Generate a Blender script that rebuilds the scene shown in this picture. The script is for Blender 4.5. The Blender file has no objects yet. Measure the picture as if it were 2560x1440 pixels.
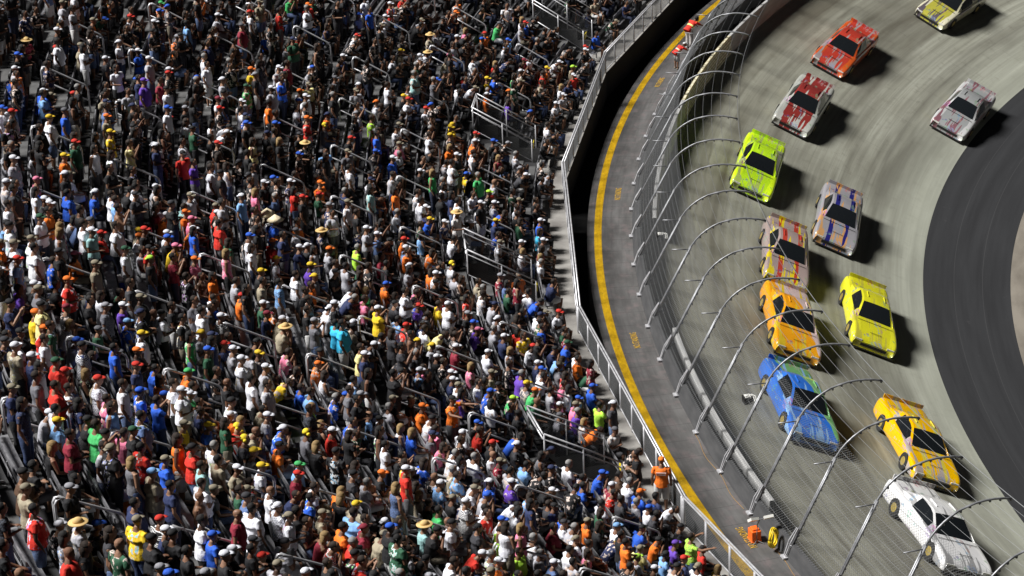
import bpy, math, random
import numpy as np
from mathutils import Vector, Matrix
random.seed(7); rng = np.random.default_rng(7)
SC = bpy.context.scene
COL = SC.collection

# ------------------------------------------------------------------ camera, world, sun, exposure
CAM = np.array([-94.3402456, -61.4088707, 35.8853604]); YAW, PIT, ROLL, FPX = 0.216719178, 0.424160376, -0.0430887338, 5830.45745
_fw = np.array([math.sin(YAW)*math.cos(PIT), math.cos(YAW)*math.cos(PIT), -math.sin(PIT)])
_r = np.array([math.cos(YAW), -math.sin(YAW), 0.0]); _u = np.cross(_r, _fw)
_r2 = _r*math.cos(ROLL)+_u*math.sin(ROLL); _u2 = -_r*math.sin(ROLL)+_u*math.cos(ROLL)
cd = bpy.data.cameras.new("camera"); cam = bpy.data.objects.new("camera", cd); COL.objects.link(cam)
cd.sensor_width = 36; cd.lens = 36*FPX/2560; cd.clip_start = 1; cd.clip_end = 1500
M = Matrix(((_r2[0], _u2[0], -_fw[0], CAM[0]), (_r2[1], _u2[1], -_fw[1], CAM[1]), (_r2[2], _u2[2], -_fw[2], CAM[2]), (0, 0, 0, 1)))
cam.matrix_world = M
SC.camera = cam
def proj(P):
    d = np.asarray(P, float)-CAM; z = d@_fw
    return 1280+FPX*(d@_r2)/z, 720-FPX*(d@_u2)/z, FPX/z
def unproj(x, y, z0):
    d = _fw*FPX+_r2*(x-1280)-_u2*(y-720); return CAM+(z0-CAM[2])/d[2]*d
SUN_EL = math.radians(52); SUN_DIR = np.array([0.977, -0.215])       # the light travels along this, towards the track
w = bpy.data.worlds.new("World"); SC.world = w; w.use_nodes = True
nt = w.node_tree; bg = nt.nodes["Background"]; sky = nt.nodes.new("ShaderNodeTexSky")
sky.sky_type = 'NISHITA'; sky.sun_disc = False; sky.sun_elevation = SUN_EL
sky.sun_rotation = math.atan2(-SUN_DIR[0], -SUN_DIR[1])
bg.inputs["Strength"].default_value = 0.002
nt.links.new(sky.outputs[0], bg.inputs[0])
sd = bpy.data.lights.new("floodlight_sun", 'SUN'); sd.energy = 5.0; sd.angle = math.radians(15); sd.color = (1.0, 0.98, 0.955)
so = bpy.data.objects.new("floodlight_sun", sd); COL.objects.link(so)
tr = Vector((SUN_DIR[0]*math.cos(SUN_EL), SUN_DIR[1]*math.cos(SUN_EL), -math.sin(SUN_EL)))
so.rotation_euler = tr.to_track_quat('-Z', 'Y').to_euler(); so.location = (-120, 30, 60)
SC.view_settings.view_transform = 'Standard'; SC.view_settings.look = 'None'
SC.view_settings.exposure = 0.52; SC.view_settings.gamma = 1.0

# ------------------------------------------------------------------ helpers
def tag(o, label=None, cat=None, group=None, kind=None):
    if label: o["label"] = label
    if cat: o["category"] = cat
    if group: o["group"] = group
    if kind: o["kind"] = kind
    return o
def empty(name, loc=(0, 0, 0), rz=0.0):
    o = bpy.data.objects.new(name, None); o.empty_display_size = .2; COL.objects.link(o)
    o.location = loc; o.rotation_euler = (0, 0, rz); return o
class MB:
    def __init__(s): s.v = []; s.f = []; s.m = []; s.uv = {}
    def add(s, V, F, mi=0):
        b = len(s.v); s.v.extend([tuple(map(float, p)) for p in V]); s.f.extend([tuple(b+i for i in f) for f in F]); s.m.extend([mi]*len(F)); return s
    def box(s, c, d, rz=0.0, mi=0, M3=None):
        P = np.array([[x, y, z] for x in (-.5, .5) for y in (-.5, .5) for z in (-.5, .5)])*np.array(d)
        if M3 is not None: P = P@np.array(M3).T
        elif rz: cs, sn = math.cos(rz), math.sin(rz); P = P@np.array([[cs, -sn, 0], [sn, cs, 0], [0, 0, 1]]).T
        return s.add(P+np.array(c), [(0, 1, 3, 2), (4, 6, 7, 5), (0, 4, 5, 1), (2, 3, 7, 6), (0, 2, 6, 4), (1, 5, 7, 3)], mi)
    def tube(s, pts, rad, n=8, mi=0, caps=True):
        V, F = tube(pts, rad, n, caps); return s.add(V, F, mi)
    def build(s, name, mats, parent=None, smooth=False, uv=None):
        me = bpy.data.meshes.new(name); me.from_pydata(s.v, [], s.f)
        for m in (mats if isinstance(mats, (list, tuple)) else [mats]): me.materials.append(m)
        if any(s.m): me.polygons.foreach_set("material_index", s.m)
        if smooth: me.polygons.foreach_set("use_smooth", [True]*len(me.polygons))
        if uv is not None:
            ul = me.uv_layers.new(name="UVMap"); li = np.empty(len(me.loops), int); me.loops.foreach_get("vertex_index", li)
            ul.data.foreach_set("uv", np.asarray(uv, float)[li].ravel())
        me.update(); o = bpy.data.objects.new(name, me); COL.objects.link(o)
        if parent: o.parent = parent
        return o
def tube(pts, rad, n=8, caps=True, side=(1, 0, 0)):
    P = [np.array(p, float) for p in pts]; V = []; F = []
    side = np.array(side, float); k = len(P)
    for i, p in enumerate(P):
        d = P[min(i+1, k-1)]-P[max(i-1, 0)]; d /= (np.linalg.norm(d)+1e-9)
        a = side-(side@d)*d
        if np.linalg.norm(a) < .25: a = np.array([0, 1., 0])-d[1]*d
        if np.linalg.norm(a) < .25: a = np.array([0, 0, 1.])-d[2]*d
        a /= np.linalg.norm(a); b = np.cross(d, a)
        r = rad[i] if isinstance(rad, (list, tuple)) else rad
        rx, ry = r if isinstance(r, (list, tuple)) else (r, r)
        for j in range(n):
            t = 2*math.pi*j/n; V.append(p+a*math.cos(t)*rx+b*math.sin(t)*ry)
    for i in range(k-1):
        for j in range(n):
            j2 = (j+1) % n; F.append((i*n+j, i*n+j2, (i+1)*n+j2, (i+1)*n+j))
    if caps: F.append(tuple(range(n))[::-1]); F.append(tuple((k-1)*n+j for j in range(n)))
    return V, F
D2R = math.pi/180
def pol(R, deg, z): return (R*math.cos(deg*D2R), R*math.sin(deg*D2R), z)

# ------------------------------------------------------------------ materials
def mat(name, col, rough=.7, metal=0.0):
    m = bpy.data.materials.new(name); m.use_nodes = True; b = m.node_tree.nodes["Principled BSDF"]
    b.inputs["Base Color"].default_value = (*col, 1); b.inputs["Roughness"].default_value = rough; b.inputs["Metallic"].default_value = metal
    return m
class N:
    def __init__(s, m): s.m = m; s.t = m.node_tree; s.b = s.t.nodes["Principled BSDF"]
    def n(s, ty, **k):
        x = s.t.nodes.new(ty)
        for a, v in k.items():
            if a.startswith('i_'): x.inputs[a[2:].replace('_', ' ')].default_value = v
            else: setattr(x, a, v)
        return x
    def l(s, a, b): s.t.links.new(a, b)
    def noise(s, vec, scale, detail=4, rough=.55):
        x = s.n("ShaderNodeTexNoise", i_Scale=scale, i_Detail=detail, i_Roughness=rough); s.l(vec, x.inputs["Vector"]); return x.outputs["Fac"]
    def ramp(s, fac, a, b, ca, cb):
        x = s.n("ShaderNodeValToRGB"); e = x.color_ramp.elements; e[0].position = a; e[1].position = b
        e[0].color = (*ca, 1) if not isinstance(ca, float) else (ca, ca, ca, 1); e[1].color = (*cb, 1) if not isinstance(cb, float) else (cb, cb, cb, 1)
        s.l(fac, x.inputs[0]); return x.outputs[0]
    def mix(s, fac, a, b, mode='MIX'):
        x = s.n("ShaderNodeMix", data_type='RGBA', blend_type=mode)
        for inp, v in ((x.inputs[0], fac), (x.inputs[6], a), (x.inputs[7], b)):
            if hasattr(v, 'node'): s.l(v, inp)
            elif isinstance(v, (int, float)): inp.default_value = v
            else: inp.default_value = (*v, 1)
        return x.outputs[2]
    def mapv(s, vec, scale):
        x = s.n("ShaderNodeMapping"); x.inputs["Scale"].default_value = scale; s.l(vec, x.inputs["Vector"]); return x.outputs[0]
    def math(s, op, a, b=0.0, clamp=False):
        x = s.n("ShaderNodeMath", operation=op, use_clamp=clamp)
        for inp, v in ((x.inputs[0], a), (x.inputs[1], b)):
            if hasattr(v, 'node'): s.l(v, inp)
            else: inp.default_value = v
        return x.outputs[0]
    def bump(s, h, st=.3, dist=.02):
        x = s.n("ShaderNodeBump", i_Strength=st, i_Distance=dist); s.l(h, x.inputs["Height"]); s.l(x.outputs[0], s.b.inputs["Normal"])
def surf(name, c1, c2, scale=(1, 1, 1), ns=1.0, rough=.85, lo=.35, hi=.65, uv=True, joint=None, speck=None, extra=None, bump=.0):
    m = mat(name, c1, rough); g = N(m); tc = g.n("ShaderNodeTexCoord"); v = tc.outputs["UV" if uv else "Object"]
    f = g.noise(g.mapv(v, scale), ns, 6); col = g.ramp(f, lo, hi, c1, c2)
    if speck: col = g.mix(g.ramp(g.noise(v, speck[0], 5, .7), speck[1], speck[1]+.12, 0.0, 1.0), col, speck[2])
    if joint:
        bt = g.n("ShaderNodeTexBrick", i_Scale=1.0, offset=0.0); bt.inputs["Mortar Size"].default_value = joint[2]
        bt.inputs["Brick Width"].default_value = joint[0]; bt.inputs["Row Height"].default_value = joint[1]
        bt.inputs["Mortar Smooth"].default_value = .3
        g.l(v, bt.inputs["Vector"]); col = g.mix(g.math('MULTIPLY', bt.outputs["Fac"], joint[3]), col, (.02, .02, .02))
    if extra: col = extra(g, v, col)
    g.l(col, g.b.inputs["Base Color"])
    if bump: g.bump(g.noise(v, 30, 4), bump, .01)
    return m
def track_extra(g, v, col):
    # rubber laid down in long concentric streaks, and broad mottled wear
    s1 = g.noise(g.mapv(v, (.03, 4.2, 1)), 1.0, 9, .7); col = g.mix(g.ramp(s1, .42, .74, 0.0, .55), col, (.07, .067, .055))
    s2 = g.noise(g.mapv(v, (.07, .6, 1)), 1.0, 4, .55); col = g.mix(g.ramp(s2, .43, .68, 0.0, .72), col, (.055, .05, .038))
    s4 = g.noise(v, 1.7, 6, .7); col = g.mix(g.ramp(s4, .54, .70, 0.0, .30), col, (.06, .052, .04))
    s3 = g.noise(g.mapv(v, (.25, 9, 1)), 1.0, 4, .6); col = g.mix(g.ramp(s3, .5, .78, 0.0, .22), col, (.09, .085, .07))
    sx = g.n("ShaderNodeSeparateXYZ"); g.l(v, sx.inputs[0])
    wob = g.math('MULTIPLY', g.math('SUBTRACT', g.noise(g.mapv(v, (.09, .0, 1)), 1.0, 3), .5), 1.6)
    for y0, wd, st in ((9.55, .10, .75), (8.3, .05, .35), (6.9, .07, .3), (10.4, .04, .4)):   # darker tyre grooves
        d = g.math('ABSOLUTE', g.math('SUBTRACT', g.math('ADD', sx.outputs[1], wob), y0))
        k = g.math('MULTIPLY', g.math('SUBTRACT', 1.0, g.math('DIVIDE', d, wd*2), True), g.ramp(g.noise(g.mapv(v, (.16, .3, 1)), 1.0, 3), .45, .62, 0.0, st))
        col = g.mix(k, col, (.035, .028, .022))
    col = g.mix(g.math('MULTIPLY', g.math('DIVIDE', sx.outputs[1], 12.0, True), .55), col, g.mix(.5, col, (.22, .19, .125)), 'MIX')
    return g.mix(g.math('MULTIPLY', g.math('SUBTRACT', 1.0, g.math('DIVIDE', g.math('ADD', sx.outputs[1], wob), 3.2), True), .5), col, (.46, .48, .40))
MT = {}
MT['track'] = surf('track_concrete', (.30, .305, .25), (.41, .42, .355), (.2, 1.6, 1), 1.0, .6, .3, .7, joint=(4.6, 3.05, .025, .16), extra=track_extra)
def apron_extra(g, v, col):
    col = g.mix(g.ramp(g.noise(g.mapv(v, (.05, 5, 1)), 1.0, 7, .7), .5, .75, 0.0, .25), col, (.010, .010, .012))
    sx = g.n("ShaderNodeSeparateXYZ"); g.l(v, sx.inputs[0])
    for y0 in (1.25, 2.52): col = g.mix(g.math('MULTIPLY', g.math('LESS_THAN', g.math('ABSOLUTE', g.math('SUBTRACT', sx.outputs[1], y0)), .012), .25), col, (.10, .10, .10))
    return col
MT['apron'] = surf('apron_asphalt', (.014, .0145, .0165), (.024, .025, .0275), (.08, 1.6, 1), 1.2, .8, speck=(.8, .66, (.085, .085, .085)), extra=apron_extra)
MT['infield'] = surf('infield_concrete', (.12, .105, .085), (.19, .17, .14), (.3, 1, 1), 1.0, .8)
def road_extra(g, v, col):
    s1 = g.noise(g.mapv(v, (.5, 8, 1)), 1.0, 6, .6); col = g.mix(g.ramp(s1, .45, .75, 0.0, .55), col, (.035, .033, .033))
    s2 = g.noise(v, 2.2, 4, .6); return g.mix(g.ramp(s2, .5, .7, 0.0, .45), col, (.16, .12, .12))
MT['road'] = surf('service_road_concrete', (.060, .058, .056), (.11, .107, .105), (.4, 1, 1), 1.4, .8, joint=(1.05, 40, .014, .6), extra=road_extra)
MT['yellow'] = surf('yellow_road_paint', (.44, .25, .0), (.62, .37, .0), (3, 6, 1), 1.3, .6, speck=(3.5, .60, (.13, .09, .03)))
MT['stencil'] = surf('stencil_paint', (.42, .25, .03), (.62, .38, .05), (1, 1, 1), 9, .7, uv=False)
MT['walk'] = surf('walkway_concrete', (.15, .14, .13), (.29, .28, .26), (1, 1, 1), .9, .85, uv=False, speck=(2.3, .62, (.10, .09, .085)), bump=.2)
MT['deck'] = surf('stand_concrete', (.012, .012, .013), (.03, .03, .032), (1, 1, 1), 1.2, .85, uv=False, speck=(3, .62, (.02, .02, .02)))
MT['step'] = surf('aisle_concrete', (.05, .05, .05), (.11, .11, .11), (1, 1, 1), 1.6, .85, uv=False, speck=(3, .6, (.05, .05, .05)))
MT['dark'] = surf('dark_ground_and_shade', (.006, .006, .006), (.012, .012, .012), (1, 1, 1), 1.0, .95, uv=False)  # near-black: plain ground, and the painted shade of the added trench
MT['wallout'] = surf('wall_outer_concrete', (.035, .036, .038), (.06, .06, .062), (1, 3, 1), 1.0, .8)
MT['wallgap'] = surf('barrier_gap_dark', (.006, .006, .006), (.02, .02, .02), (4, 2, 1), 2.0, .9)  # near-black surface in the gap between outer and inner wall
MT['wallwhite'] = surf('white_wall_paint', (.32, .32, .315), (.47, .47, .46), (.5, 3, 1), 1.3, .5, speck=(1.7, .66, (.38, .37, .34)))
def check_extra(g, v, col):
    ck = g.n("ShaderNodeTexBrick", i_Scale=1.0); ck.inputs["Brick Width"].default_value = .5; ck.inputs["Row Height"].default_value = .16
    ck.inputs["Mortar Size"].default_value = .03; g.l(v, ck.inputs["Vector"]); return g.mix(ck.outputs["Fac"], col, (.25, .20, .09))
MT['wallcheck'] = surf('cream_checked_wall_paint', (.62, .58, .42), (.78, .74, .56), (.5, 3, 1), 1.3, .5, extra=check_extra)
MT['galv'] = surf('galvanised_steel', (.17, .175, .185), (.29, .295, .31), (1, 1, 1), 6, .42, uv=False)
MT['galv'].node_tree.nodes["Principled BSDF"].inputs["Metallic"].default_value = .35
MT['alu'] = surf('bench_aluminium', (.10, .10, .11), (.21, .21, .22), (1, 1, 1), 4, .4, uv=False, speck=(7, .6, (.06, .06, .06)))
MT['rail'] = surf('rail_aluminium', (.42, .42, .44), (.62, .62, .64), (1, 1, 1), 5, .38, uv=False)
MT['rail'].node_tree.nodes["Principled BSDF"].inputs["Metallic"].default_value = .3
MT['wire'] = mat('fence_wire', (.17, .175, .18), .5, .2)
MT['fascia'] = surf('fascia_concrete_painted_shade', (.006, .006, .006), (.012, .012, .011), (1, 1, 1), 1.0, .9, uv=False)  # concrete edge face blackened, its shade put into the colour
MT['black'] = mat('black_plastic', (.01, .01, .01), .5)
MT['sign'] = surf('yellow_sign_paint', (.72, .55, .02), (.8, .62, .04), (1, 1, 1), 4, .5, uv=False)
MT['eye'] = mat('dark_eye', (.01, .008, .006), .3)
def oc_mat(name, kind):
    m = mat(name, (.5, .5, .5), .85); g = N(m); oi = g.n("ShaderNodeObjectInfo"); tc = g.n("ShaderNodeTexCoord"); v = tc.outputs["Object"]
    col = oi.outputs["Color"]; rd = oi.outputs["Random"]
    if kind == 'print':
        mp = g.n("ShaderNodeCombineXYZ"); g.l(g.math('MULTIPLY', rd, 40.0), mp.inputs[0]); g.l(g.math('MULTIPLY', rd, 17.0), mp.inputs[2])
        va = g.n("ShaderNodeVectorMath", operation='ADD'); g.l(v, va.inputs[0]); g.l(mp.outputs[0], va.inputs[1])
        h = g.n("ShaderNodeHueSaturation", i_Saturation=.8); h.inputs["Color"].default_value = (.75, .3, .12, 1); g.l(rd, h.inputs["Hue"])
        pc = g.mix(g.math('GREATER_THAN', g.noise(va.outputs[0], 19, 2), .44), h.outputs[0], (.60, .60, .60))
        sx = g.n("ShaderNodeSeparateXYZ"); g.l(v, sx.inputs[0])
        inx = g.math('LESS_THAN', g.math('ABSOLUTE', sx.outputs[0]), .12)
        blob = g.math('MULTIPLY', g.math('GREATER_THAN', g.noise(va.outputs[0], 11, 3), .52), inx)
        col = g.mix(blob, col, pc)
    if kind in ('plaid', 'check'):
        ck = g.n("ShaderNodeTexChecker", i_Scale=26.0 if kind == 'plaid' else 14.0); g.l(v, ck.inputs["Vector"])
        col = g.mix(g.math('MULTIPLY', ck.outputs["Fac"], .6 if kind == 'plaid' else 1.0), col, (.06, .07, .10) if kind == 'plaid' else (.02, .02, .02))
    if kind == 'stripe':
        wv = g.n("ShaderNodeTexWave", i_Scale=9.0, bands_direction='Z'); g.l(v, wv.inputs["Vector"])
        col = g.mix(g.math('GREATER_THAN', wv.outputs["Fac"], .55), col, (.72, .72, .72))
    if kind == 'tiedye':
        vo = g.n("ShaderNodeTexVoronoi", i_Scale=9.0); g.l(v, vo.inputs["Vector"]); h = g.n("ShaderNodeHueSaturation", i_Saturation=1.5); h.inputs["Value"].default_value = .8
        g.l(vo.outputs["Color"], h.inputs["Color"]); col = h.outputs[0]
    if kind != 'skin':
        col = g.mix(g.ramp(g.noise(v, 9, 3), .3, .7, .35, .0), col, g.mix(.55, col, (0, 0, 0)), 'MIX') if kind == 'hair' else col
    g.l(col, g.b.inputs["Base Color"])
    if kind not in ('skin', 'hat'): g.bump(g.noise(v, 14, 3), .55, .03)
    if kind == 'skin': g.b.inputs["Roughness"].default_value = .55
    return m
OM = {k: oc_mat(nm, k) for k, nm in dict(plain='cotton_fabric', print='printed_fabric', plaid='plaid_fabric', check='checked_fabric', stripe='striped_fabric', tiedye='tie_dye_fabric', skin='skin', hair='hair', hat='hat_fabric').items()}

# ------------------------------------------------------------------ ground: track, apron, infield, road, walkway
def ring(mb_or_name, prof, a0, a1, step, material, kind='structure', parent=None, smooth=False, flip=False):
    n = int(round((a1-a0)/step)); V = []; F = []; U = []
    k = len(prof); s = [0]
    for i in range(1, k): s.append(s[-1]+math.hypot(prof[i][0]-prof[i-1][0], prof[i][1]-prof[i-1][1]))
    for i in range(n+1):
        a = a0+(a1-a0)*i/n
        for j, (R, z) in enumerate(prof): V.append(pol(R, a, z)); U.append((a*D2R*70, s[j]))
    for i in range(n):
        for j in range(k-1):
            q = (i*k+j, i*k+j+1, (i+1)*k+j+1, (i+1)*k+j); F.append(q[::-1] if flip else q)
    mb = MB(); mb.add(V, F); o = mb.build(mb_or_name, material, parent, smooth, uv=U)
    if kind and not parent: o["kind"] = kind
    return o
A0, A1 = 118, 206
BK = .441
def zb(R): return -.9-(73.23-R)*BK
g = MB(); g.add([(-900, -900, -8.2), (900, -900, -8.2), (900, 900, -8.2), (-900, 900, -8.2)], [(0, 1, 2, 3)])
tag(g.build('ground', MT['dark']), kind='structure')
prof = [(62.23, zb(62.23)), (64, zb(64)), (66, zb(66)), (68, zb(68)), (70, zb(70)), (72, zb(72)), (73.23, zb(73.23))]
tag(ring('race_track', prof, A0, A1, .5, MT['track'], smooth=True), 'banked concrete race track curving behind the catch fence', kind='structure')
tag(ring('track_apron', [(58.47, -6.75), (62.23, zb(62.23)-.003)], A0, A1, .5, MT['apron']), 'dark asphalt apron inside the banked track', kind='structure')
tag(ring('infield_ground', [(30, -6.76), (58.47, -6.754)], A0, A1, .5, MT['infield']), kind='structure')
tag(ring('service_road', [(74.22, 0), (76.0, 0)], A0, A1, .5, MT['road']), 'grey concrete service road between the stand and the race track', kind='structure')
tag(ring('road_edge_line', [(75.43, .004), (75.72, .004)], A0, A1, .5, MT['yellow']), 'yellow line painted along the road edge', kind='structure')
tag(ring('painted_shade_trench', [(76.0, 0), (76.003, -1.6), (79, -1.6)], A0, A1, .5, MT['dark']), kind='structure')  # added near-black trench, standing in for the shadow cast by the walkway edge
# lettering stencilled on the road in front of the wall
def text_mesh(txt, size, name, material, parent=None, ext=.002):
    cu = bpy.data.curves.new(name, 'FONT'); cu.body = txt; cu.size = size; cu.align_x = 'CENTER'; cu.align_y = 'CENTER'; cu.extrude = ext; cu.resolution_u = 2
    o = bpy.data.objects.new(name, cu); me = bpy.data.meshes.new_from_object(o); bpy.data.objects.remove(o)
    ob = bpy.data.objects.new(name, me); me.materials.append(material); COL.objects.link(ob)
    if parent: ob.parent = parent
    return ob
for a, L in ((150.9, 1), (161.4, 1), (172.0, 1), (182.85, 1)):
    t = text_mesh("NO STANDING", .30, 'road_stencil', MT['stencil']); t.location = pol(74.86, a, .012)
    t.rotation_euler = (0, 0, a*D2R-math.pi/2); t.scale = (.62, 1.15, 1)
    tag(t, 'worn yellow stencilled lettering on the grey road', kind='structure', group='stencils along the service road')

# ------------------------------------------------------------------ retaining wall
wall = empty('retaining_wall'); tag(wall, 'long low concrete retaining wall round the track, white on its track side', 'wall')
ring('outer_face', [(74.22, 0), (74.12, .30), (74.06, .46), (73.92, .46), (73.90, -.3)], A0, A1, .5, MT['wallout'], None, wall)
ring('barrier_gap', [(73.90, -.3), (73.42, -.3)], A0, A1, .5, MT['wallgap'], None, wall)
segs = [(A0, 145.3, 'wallwhite'), (145.3, 152.6, 'wallcheck'), (152.6, 163.4, 'wallwhite'), (163.4, 171.4, 'wallout'), (171.4, 181.45, 'wallwhite'), (181.45, A1, 'wallout')]
for a, b, m in segs:
    hi = 0.02 if m != 'wallout' else -.55
    o = ring('inner_wall_panel', [(73.43, -.31), (73.42, hi-.02), (73.395, hi), (73.265, hi), (73.245, hi-.02), (73.235, zb(73.23)-.05)], a, b, .5, MT[m], None, wall)
    if m != 'wallout': o["label"] = 'white painted stretch of wall' if m == 'wallwhite' else 'cream stretch of wall with a checked band'
mb = MB()
for a in np.arange(A0, A1, 1.06): mb.box(pol(73.66, a, -.27), (.42, .07, .16), a*D2R)
mb.build('gap_bracket', MT['wallgap'], wall)

# ------------------------------------------------------------------ catch fence
TH0, DTH = 2.65460168/D2R, .0371118333/D2R
fence = empty('catch_fence'); tag(fence, 'tall curved steel catch fence with cables leaning over the race track', 'fence')
J = (72.754, 2.936); T = (70.0086, 3.8376); B = (74.0, .47)
def fprof(t):    # 0 base .. 1 joint .. 2 tip
    if t <= 1: return (B[0]+(J[0]-B[0])*t, B[1]+(J[1]-B[1])*t)
    s = t-1; P = [J, (J[0]-.50, J[1]+.94), (T[0]+1.15, T[1]+.38), T]
    c = [(1-s)**3, 3*s*(1-s)**2, 3*s*s*(1-s), s**3]
    return tuple(sum(c[i]*P[i][j] for i in range(4)) for j in (0, 1))
for i in range(-9, 22):
    a = TH0+DTH*i
    rt = empty('fence_post'); rt.parent = fence
    rt.rotation_euler = (0, 0, a*D2R)
    mb = MB(); pr = [fprof(t) for t in np.linspace(-.06, 1.04, 3)]
    for dy in (-.035, .035): mb.tube([(R, dy, z) for R, z in pr], .040, 6)
    mb.box((74.0, 0, .40), (.2, .2, .03))
    for t in np.linspace(.1, .95, 7): R, z = fprof(t); mb.box((R-.04, 0, z-.03), (.06, .06, .07))
    p = mb.build('post_leg', MT['galv'], rt, True)
    mb = MB(); pr = [fprof(t) for t in np.linspace(.96, 2, 13)]; mb.tube([(R, 0, z) for R, z in pr], [.042]+[.034]*12, 7)
    mb.tube([(J[0]-.02, 0, J[1]), (J[0]+.62, 0, J[1]+.04)], .022, 5)
    for t in np.linspace(1.1, 1.98, 10):
        R, z = fprof(t); mb.box((R-.025, 0, z-.045), (.05, .05, .07))
    mb.build('curved_arm', MT['galv'], rt, True)
    mb = MB()
    for dy in (-.07, .07): mb.tube([(74.26, dy*.6, .10), (74.10, dy, .55), (73.86, dy*.5, .95)], .02, 5)
    mb.box((74.28, 0, .05), (.16, .24, .05)); mb.build('wall_bracket', MT['rail'], rt)
def circ_tubes(name, RZ, rad, parent, a0, a1, step, n=4, material=None):
    V = []; F = []
    ns = int((a1-a0)/step)
    for (R, z) in RZ:
        b = len(V)
        for i in range(ns+1):
            a = a0+(a1-a0)*i/ns
            for j in range(n): t = 2*math.pi*j/n; V.append(pol(R+rad*math.cos(t), a, z+rad*math.sin(t)))
        for i in range(ns):
            for j in range(n): j2 = (j+1) % n; F.append((b+i*n+j, b+i*n+j2, b+(i+1)*n+j2, b+(i+1)*n+j))
    mb = MB(); mb.add(V, F); return mb.build(name, material or MT['wire'], parent)
FA0, FA1 = TH0-9*DTH, TH0+21*DTH
cab = [fprof(t) for t in np.linspace(.05, 1, 12)]+[fprof(t) for t in np.linspace(1.12, 2, 9)]
circ_tubes('fence_cables', [(R-.06, z-.04) for R, z in cab], .0062, fence, FA0, FA1, .5)
circ_tubes('fence_top_cable', [(fprof(2)[0], fprof(2)[1]+.03)], .013, fence, FA0, FA1, .5)
# chain link: real crossed wires, woven on the leaning face up to a little above the joint
def link_wires(name, surface, length, height, pitch, rad, parent, material):
    V = []; F = []
    nseg = 10; cnt = int((length+height)/pitch)
    for sgn in (1, -1):
        for c in range(cnt):
            s0 = c*pitch-(height if sgn > 0 else 0)
            ts = [t for t in np.linspace(0, height, nseg+1)]
            pts = []
            for t in ts:
                s = s0+sgn*t
                if 0 <= s <= length: pts.append(surface(s, t))
            if len(pts) < 2: continue
            b = len(V); P = np.array(pts)
            off = np.array([[rad, 0, 0], [-rad*.5, rad*.6, rad*.7], [-rad*.5, -rad*.6, -rad*.7]])
            for p in P:
                for k in range(3): V.append(p+off[k])
            for i in range(len(P)-1):
                for k in range(3): k2 = (k+1) % 3; F.append((b+i*3+k, b+i*3+k2, b+(i+1)*3+k2, b+(i+1)*3+k))
    mb = MB(); mb.add(V, F); return mb.build(name, material, parent)
def fsurf(s, t):
    R, z = fprof(min(t/2.77, 1)+max(0, t-2.77)/3.3); return pol(R, FA0+s/73.5/D2R, z)
link_wires('chain_link_mesh', fsurf, (FA1-FA0)*D2R*73.5, 3.4, .12, .0034, fence, MT['wire'])

# ------------------------------------------------------------------ walkway and its guard fence
VX = [131.8, 142.1, 152.3, 162.5, 172.8, 183.1, 193.4, 203.7]; RV = 77.0
wk = MB()
def chord(a):     # radius of the walkway edge polygon at angle a
    for i in range(len(VX)-1):
        if VX[i] <= a <= VX[i+1]:
            h = (VX[i+1]-VX[i])/2*D2R; m = (VX[i+1]+VX[i])/2
            return RV*math.cos(h)/math.cos((a-m)*D2R)
    return RV
V = []; F = []
angs = sorted(set([round(x, 3) for x in np.arange(132, 203.6, .5)]+VX[:]))
angs = [a for a in angs if VX[0] <= a <= VX[-1]]
for a in angs:
    c = chord(a)-.05; V += [pol(c, a, -.2), pol(c, a, 1.0), pol(78.15, a, 1.0)]
for i in range(len(angs)-1):
    for j in (0, 1): F.append((i*3+j, i*3+j+1, (i+1)*3+j+1, (i+1)*3+j))
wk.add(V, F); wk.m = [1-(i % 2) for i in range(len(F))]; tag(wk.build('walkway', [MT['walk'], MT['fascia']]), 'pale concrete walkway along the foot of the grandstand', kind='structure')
gf = empty('mesh_guard_fence'); tag(gf, 'waist-high grey mesh guard fence along the walkway edge', 'fence')
for i in range(len(VX)-1):
    p0 = np.array(pol(RV, VX[i], 1.0)); p1 = np.array(pol(RV, VX[i+1], 1.0)); L = np.linalg.norm(p1-p0); d = (p1-p0)/L
    mb = MB(); nrm = np.array([-d[1], d[0], 0])
    for dz, off, r in ((1.0, 0, .030), (.99, .085, .030), (.10, 0, .024)):
        mb.tube([p0+nrm*off+[0, 0, dz], p1+nrm*off+[0, 0, dz]], r, 6)
    mb.build('fence_rail', MT['rail'], gf, True)
    for k in range(int(L/1.52)+1):
        q = p0+d*(k*L/int(L/1.52)) if k else p0
        if k == int(L/1.52): continue
        mb = MB()
        for o2 in ((-.06, .06) if k == 0 else (-.03, .03)): mb.tube([q+d*o2+[0, 0, -.22], q+d*o2+[0, 0, 1.0]], .026 if k else .045, 6)
        mb.build('fence_post', MT['rail'], gf, True)
    ws = link_wires('mesh_panel', lambda s, t, p0=p0, d=d: p0+d*s+np.array([0, 0, .1+t]), L, .88, .085, .0052, gf, MT['wire'])

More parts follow.
